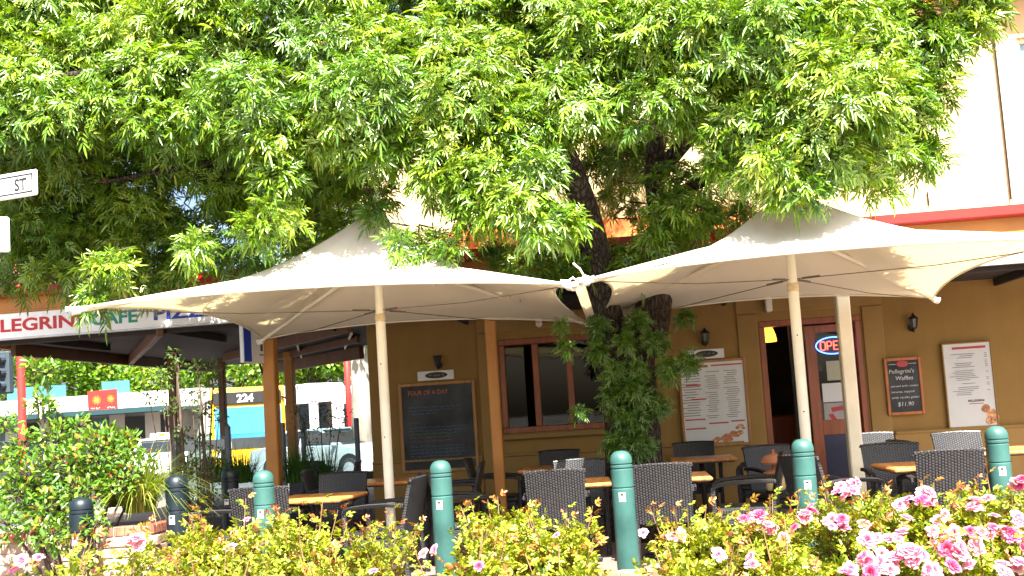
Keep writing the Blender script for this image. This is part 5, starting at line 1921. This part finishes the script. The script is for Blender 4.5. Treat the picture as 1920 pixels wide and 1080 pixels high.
ss = empty('street_sign', (-5.25, 7.55, 0), 0, 'white street name blade ending in ST at the left edge', 'street sign')
a_, b_ = at(-40, 351, 7.55), at(70, 341, 7.42)
ang = math.atan2(b_[1] - a_[1], b_[0] - a_[0])
ln_ = float(np.hypot(b_[0] - a_[0], b_[1] - a_[1]))
sgl = empty('tmp')
bpy.data.objects.remove(sgl)
MB().tube([(0, 0, 0), (0, 0, 3.95)], 0.04, 12).build('pole', M_STEEL, ss, smooth=True)
bl = MB().box((0, 0, 0), (1.0, 0.03, 0.215), 0.012).build('name_blade', M_PLATE, ss)
end = Vector((b_[0] - 0.5 * math.cos(ang), b_[1] - 0.5 * math.sin(ang), b_[2]))
bl.location = end - Vector(ss.location)
bl.rotation_euler = (0, 0, ang)
fr = MB()
for (cx, cz, sx, sz) in ((0, 0.072, 0.92, 0.012), (0, -0.072, 0.92, 0.012), (0.46, 0, 0.012, 0.156), (-0.46, 0, 0.012, 0.156)):
    fr.box((cx, -0.0165, cz), (sx, 0.003, sz))
fr.build('border_line', M_LBLACK, bl)
lettering('ST', 0.275, 0.405, -0.05, 0.10, -0.0165, M_LBLACK, bl, 0.03)
b2 = MB().box((0, 0, 0), (0.6, 0.03, 0.29), 0.012).build('direction_blade', M_PLATE, ss)
e2 = at(17, 440, 7.4)
b2.location = Vector((e2[0] - 0.26, e2[1] - 0.14, e2[2])) - Vector(ss.location)
b2.rotation_euler = (0, 0, 0.5)

# ------------------------------------------------------------------ vehicles across the road
def wheel(parent, x, y, r=0.32, w=0.2):
    t_ = MB().lathe([(r * 0.62, -w / 2), (r * 0.95, -w / 2), (r, -w * 0.3), (r, w * 0.3), (r * 0.95, w / 2), (r * 0.62, w / 2)], 20).build('wheel', M_TYRE, parent, loc=(x, y, r), rot=(R(90), 0, 0))
    m = MB().lathe([(0.02, -w * 0.52), (r * 0.2, -w * 0.54), (r * 0.3, -w * 0.45), (r * 0.6, -w * 0.42), (r * 0.64, -w * 0.5), (r * 0.64, w * 0.5), (0.02, w * 0.52)], 16)
    m.build('rim', M_RIM, t_)
    return t_


def car(name, label, paint, loc, rz, suv=False, taxi=False):
    """saloon or wagon, nose towards +X"""
    t = empty(name, loc, rz, label, 'car')
    H = 1.66 if suv else 1.44
    prof = [(-2.28, 0.30), (-2.33, 0.62), (-2.26, 0.92), (-1.75 if not suv else -2.2, 1.0)]
    prof += [(2.02 * 0.55, 0.98), (2.1, 0.80), (2.30, 0.62), (2.33, 0.34), (2.2, 0.24), (-2.2, 0.24)]
    hw = 0.88
    NS = [(-hw, 0.93), (-hw * 0.94, 1.0), (hw * 0.94, 1.0), (hw, 0.93)]
    m = MB()
    vs, fs = [], []
    n = len(prof)
    for (yy, k) in NS:
        for (x, z) in prof:
            vs.append((x * (1.0 if k == 1.0 else 0.985), yy, 0.62 + (z - 0.62) * k))
    for s in range(3):
        for i in range(n):
            fs.append((s * n + i, s * n + (i + 1) % n, (s + 1) * n + (i + 1) % n, (s + 1) * n + i))
    fs.append(tuple(range(n - 1, -1, -1)))
    fs.append(tuple(3 * n + i for i in range(n)))
    m.add(vs, fs)
    body = m.build('body', paint, t)
    # cabin: tapered glasshouse and roof
    xb, xr, xf, xw = (-2.15, -1.85, 0.25, 1.12) if suv else (-1.7, -1.05, 0.20, 1.10)
    zb_, zr = 0.985, H
    def ring(x0, x1, z, y):
        return [(x0, -y, z), (x1, -y, z), (x1, y, z), (x0, y, z)]
    lo, hi = ring(xb, xw, zb_, 0.80), ring(xr, xf, zr - 0.06, 0.62)
    MB().add(lo + hi, [(0, 1, 5, 4), (1, 2, 6, 5), (2, 3, 7, 6), (3, 0, 4, 7), (4, 5, 6, 7)]).build('windows', M_CARGLASS, t)
    MB().box(((xr + xf) / 2, 0, zr - 0.035), (xf - xr + 0.10, 1.28, 0.07), 0.03).build('roof', paint, t)
    for sy in (-1, 1):
        for (xa, xc) in ((xb, xr), (xw, xf), (-0.4, -0.42)):
            MB().tube([(xa, sy * 0.805, zb_ - 0.01), (xc, sy * 0.63, zr - 0.05)], 0.04, 6).build('pillar', paint, t)
    for (x, sy) in ((-1.38, -1), (-1.38, 1), (1.42, -1), (1.42, 1)):
        ar = MB().lathe([(0.0, -0.01), (0.39, -0.01), (0.39, 0.01), (0, 0.01)], 20).build('wheel_arch', M_BLACK, t, loc=(x, sy * 0.875, 0.36), rot=(R(90), 0, 0))
        wheel(t, x, sy * 0.80)
    for sy in (-1, 1):
        MB().box((2.24, sy * 0.62, 0.68), (0.16, 0.36, 0.13), 0.03).build('headlight', M_LAMP, t)
        MB().box((-2.27, sy * 0.66, 0.80), (0.12, 0.30, 0.16), 0.03).build('tail_light', M_TAIL, t)
        MB().box((0.95, sy * 0.94, 1.0), (0.12, 0.16, 0.10), 0.03).build('mirror', paint, t)
        MB().box((0.1, sy * 0.889, 0.80), (0.16, 0.012, 0.03), 0.004).build('door_handle', M_RIM, t)
    MB().box((2.335, 0, 0.42), (0.02, 0.5, 0.12)).build('number_plate', M_PLATE, t)
    if taxi:
        MB().box((-0.3, 0, H + 0.09), (0.2, 0.75, 0.17), 0.03).build('roof_sign', M_PLATE, t)
        MB().box((-0.195, 0, H + 0.10), (0.012, 0.2, 0.1)).build('roof_sign_panel', M_YELLOW, t)
    return t


tx = at(296, 860, 31)
car('taxi', 'white taxi with a yellow roof light behind the saplings', M_CARWHITE, (tx[0] - 0.1, 31.5, -0.13), R(-68), taxi=True)
dc = at(40, 860, 29)
car('parked_car', 'dark wagon with red tail light at the left edge', M_CARDARK, (dc[0] - 0.6, 29.5, -0.13), R(176), suv=True)
sc_ = at(640, 840, 27)
car('parked_car', 'silver car behind the glass screen before the white bus', M_CARSILVER, (sc_[0] - 0.3, 27.0, -0.13), R(-25))


def bus(name, label, paint, loc, rz, L, roof_unit=False, front=None):
    """nose towards +X"""
    t = empty(name, loc, rz, label, 'bus')
    m = MB()
    prof = [(-L / 2, 0.35), (-L / 2, 2.75), (-L / 2 + 0.2, 3.0), (L / 2 - 0.25, 3.0), (L / 2 - 0.05, 2.75), (L / 2 + 0.02, 1.2), (L / 2, 0.35)]
    m.prism(prof, -1.22, 1.22, 'y')
    body = m.build('body', paint, t)
    nw = int(L / 1.45) - 1
    for sy in (-1, 1):
        for k in range(nw):
            x = -L / 2 + 0.95 + k * 1.45
            MB().box((x, sy * 1.222, 1.92), (1.25, 0.02, 1.05), 0.004).build('window', M_CARGLASS, t)
        MB().box((L / 2 - 1.0, sy * 1.222, 1.5), (0.85, 0.02, 1.9), 0.004).build('door_glass', M_CARGLASS, t)
    MB().box((L / 2 + 0.015, 0, 1.75), (0.05, 2.2, 1.15), 0.02).build('windscreen', M_BUSGLASS if front else M_CARGLASS, t)
    if front:
        MB().box((L / 2 - 0.005, 0, 2.63), (0.08, 2.25, 0.42), 0.02).build('display_box', M_BLACK, t)
        me = text_mesh(front, 0.36, 0.01, 0.004)
        me.materials.append(M_LEDW)
        o = link('route_number', me, t, (L / 2 + 0.045, -0.35, 2.50), (R(90), 0, R(90)))
        MB().box((L / 2 + 0.03, 0, 1.02), (0.04, 2.3, 0.2), 0.01).build('front_band', M_SHOPWALL, t)
        for sy in (-1, 1):
            MB().box((L / 2 + 0.03, sy * 0.9, 0.72), (0.06, 0.36, 0.2), 0.03).build('headlight', M_LAMP, t)
            MB().tube([(L / 2, sy * 1.15, 2.6), (L / 2 + 0.3, sy * 1.35, 2.5), (L / 2 + 0.32, sy * 1.38, 2.1)], 0.04, 6).build('mirror', M_BLACK, t)
    if roof_unit:
        MB().box((-0.6, 0, 3.12), (3.0, 1.8, 0.26), 0.08).build('roof_unit', paint, t)
        gr = MB()
        for k in range(12):
            gr.box((-1.5 + k * 0.16, -0.905, 3.13), (0.07, 0.02, 0.16))
        gr.build('roof_grille', M_BLACK, t)
    for (x, sy) in ((-L / 2 + 2.4, -1), (-L / 2 + 2.4, 1), (L / 2 - 2.3, -1), (L / 2 - 2.3, 1)):
        wheel(t, x, sy * 1.1, 0.48, 0.28)
    return t


yb = at(470, 860, 33)
bus('city_bus', 'yellow bus front with route number 224 behind the orange corner post', M_YELLOW, (yb[0] - 1.0, 35.4, -0.13), R(-68), 6.5, front='224')
wbp = at(610, 860, 37)
bus('city_bus', 'white bus with roof unit seen left of the building corner', M_CARWHITE, (-12.96, 39.9, -0.13), R(-35), 6.5, True)
rp_ = at(648, 700, 34)
rpole = empty('red_pole', (rp_[0], 34.2, -0.13), 0, 'thin red pole above the white bus', 'pole')
MB().tube([(0, 0, 0), (0, 0, 5.8)], 0.11, 10).build('shaft', M_SIGRED, rpole, smooth=True)
MB().lathe([(0.16, 0.0), (0.16, 0.5), (0.11, 0.55)], 12).build('foot', M_NAVY, rpole)

# ------------------------------------------------------------------ shop across the road
SY = 44.0
shop = empty('shop_building', (-24, SY + 3, 0), 0, 'white shop front with teal awning across the road at left', 'building')
x0, x1 = float(at(-60, 780, SY)[0]), float(at(380, 780, SY)[0])
wm = MB().box(((x0 + x1) / 2, SY + 3.0, 3.1), (x1 - x0, 6.0, 0.8))
wm.box(((x0 + x1) / 2, SY + 3.0, 1.35), (x1 - x0, 5.6, 2.7))
W(wm.build('wall', M_SHOPWALL, shop))
W(MB().box(((x0 + x1) / 2, SY + 0.10, 1.35), (x1 - x0 - 0.4, 0.2, 2.5)).build('shopfront', M_SHOPDARK, shop))
k = 0
xx = x0 + 0.6
while xx < x1 - 1.2:
    W(MB().box((xx + 0.85, SY - 0.03, 1.35), (1.0, 0.05, 2.0)).build('shop_window', M_CARGLASS if k % 3 else M_TEALGLASS, shop))
    W(MB().box((xx - 0.02, SY - 0.06, 1.35), (0.74, 0.10, 2.5)).build('pilaster', M_SHOPWALL, shop))
    xx += 1.75
    k += 1
W(MB().box(((x0 + x1) / 2, SY - 1.2, 2.55), (x1 - x0, 2.4, 0.10)).build('awning', M_SIGNAL, shop))
W(MB().box(((x0 + x1) / 2, SY - 2.42, 2.60), (x1 - x0, 0.06, 0.22)).build('awning_edge', simple('teal_edge', (0.018, 0.05, 0.058), 0.4, 0.1, 2), shop))
for i in (1, 2, 4):
    W(MB().box((x0 + 1.0 + i * 1.6, SY + 0.2, 3.8), (1.4, 0.03, 0.6)).build('balustrade_pane', M_TEALGLASS, shop))
# red flower poster
pa, pb_ = at(165, 733, SY - 0.08), at(221, 772, SY - 0.08)
ps = empty('flower_poster', ((pa[0] + pb_[0]) / 2, SY - 0.08, pb_[2]), 0, 'red poster with two orange flowers on the white shop wall', 'poster')
pw, ph_ = float(pb_[0] - pa[0]), float(pa[2] - pb_[2]) - 0.02
MB().box((0, 0, ph_ / 2), (pw, 0.06, ph_), 0.01).build('panel', M_POSTER, ps, rot=(0, R(-1.5), 0))
for (cx, cz, r_) in ((-0.2 * pw, 0.58 * ph_, 0.2), (0.28 * pw, 0.60 * ph_, 0.17)):
    fl_ = MB()
    for q in range(14):
        a = q * 2 * math.pi / 14
        fl_.ngon([(cx + 0.3 * r_ * math.cos(a - 0.2), -0.036 - 0.0005 * (q % 2), cz + 0.3 * r_ * math.sin(a - 0.2)), (cx + r_ * math.cos(a - 0.09), -0.036 - 0.0005 * (q % 2), cz + r_ * math.sin(a - 0.09)),
                  (cx + r_ * 1.15 * math.cos(a), -0.036 - 0.0005 * (q % 2), cz + r_ * 1.15 * math.sin(a)), (cx + 0.3 * r_ * math.cos(a + 0.2), -0.036 - 0.0005 * (q % 2), cz + 0.3 * r_ * math.sin(a + 0.2))])
    fo_ = fl_.build('flower_picture', M_FLOWERY, ps)
    MB().ngon([(cx + 0.32 * r_ * math.cos(q * 0.7), -0.038, cz + 0.32 * r_ * math.sin(q * 0.7)) for q in range(9)]).build('flower_centre', M_TERRA, fo_)
cap = MB()
scribble(cap, -0.42 * pw, -0.08 * pw, 0.22 * ph_, 0.10, -0.036, rnd)
scribble(cap, 0.15 * pw, 0.42 * pw, 0.22 * ph_, 0.10, -0.036, rnd)
cap.build('caption', M_PLATE, ps)


# ------------------------------------------------------------------ street trees in the distance
def far_tree(label, px, y, h, cr_w, cr_h, n, leaf=0.26, bark_m=M_TWIG, tr=0.18, low=None):
    b = at(px, 840, y)
    t = empty('street_tree', (b[0], y, -0.13), 0, label, 'tree', 'street trees beyond the road')
    z0 = h - cr_h if low is None else low
    MB().tube([(0, 0, 0), (0.05, 0, z0 * 0.6), (0.0, 0, h * 0.75)], [tr * 1.2, tr, tr * 0.4], 12).build('trunk', bark_m, t, smooth=True)
    lm_ = MB()
    P, D, T = [], [], []
    ncl = 34
    for k in range(ncl):
        d = rand_dirs(1)[0]
        rr = RNG.uniform(0.3, 1) ** 0.5
        c = np.array([d[0] * cr_w * 0.8 * rr, d[1] * cr_w * 0.8 * rr, (z0 + h) / 2 + d[2] * (h - z0) / 2 * 0.8 * rr])
        lm_.tube([(0, 0, min(c[2], z0 + 0.4 * (h - z0)) * 0.8), tuple(c * np.array([0.5, 0.5, 0.92])), tuple(c)], [0.06, 0.04, 0.015], 5, False)
        m_ = n // ncl
        dd = rand_dirs(m_)
        r2 = RNG.uniform(0.2, 1, m_) ** 0.5 * RNG.uniform(0.22, 0.36) * cr_w
        P.append(c + dd * r2[:, None] * np.array([1, 1, 0.7]))
        D.append(dd + RNG.normal(size=dd.shape) * 0.6)
        T.append(np.clip(RNG.normal(RNG.uniform(0.3, 0.7), 0.18, m_), 0, 1))
    lm_.build('limbs', M_TWIG, t)
    P, D, T = map(np.concatenate, (P, D, T))
    m_ = len(P)
    leaves_object('crown', P, D, np.array([0, 0, 1.0]) + RNG.normal(size=(m_, 3)) * 0.6, leaf * RNG.uniform(0.7, 1.3, m_), leaf * 0.7 * RNG.uniform(0.7, 1.2, m_), T, M_FARLEAF, t, peak=0.5)
    return t


far_tree('pale trunked plane tree beside the building corner', 679, 27.0, 9.5, 3.0, 5.6, 3200, 0.22, M_PALEBARK, 0.27, 4.3)
far_tree('bright green tree above the white bus', 600, 47.0, 9.5, 4.4, 7.0, 5200, 0.3)
far_tree('bright green tree right of the white bus', 700, 50.0, 10, 4.4, 7.4, 4200, 0.3)
far_tree('green tree behind the yellow bus', 455, 52.0, 10, 4.2, 7.2, 4600, 0.3, low=2.6)
far_tree('green tree over the shop roof, left of the saplings', 330, 53.0, 10.5, 4.4, 7.0, 4600, 0.3, low=2.6)
far_tree('green tree over the red flower poster', 190, 54.0, 10, 4.5, 6.6, 4600, 0.3, low=2.6)
far_tree('green tree behind the shop at far left', 60, 52.0, 11, 4.5, 7.6, 4600, 0.3, low=2.6)
far_tree('tall bright tree left of the crown at the left edge', -10, 34.0, 11.5, 3.6, 8.0, 5200, 0.24)
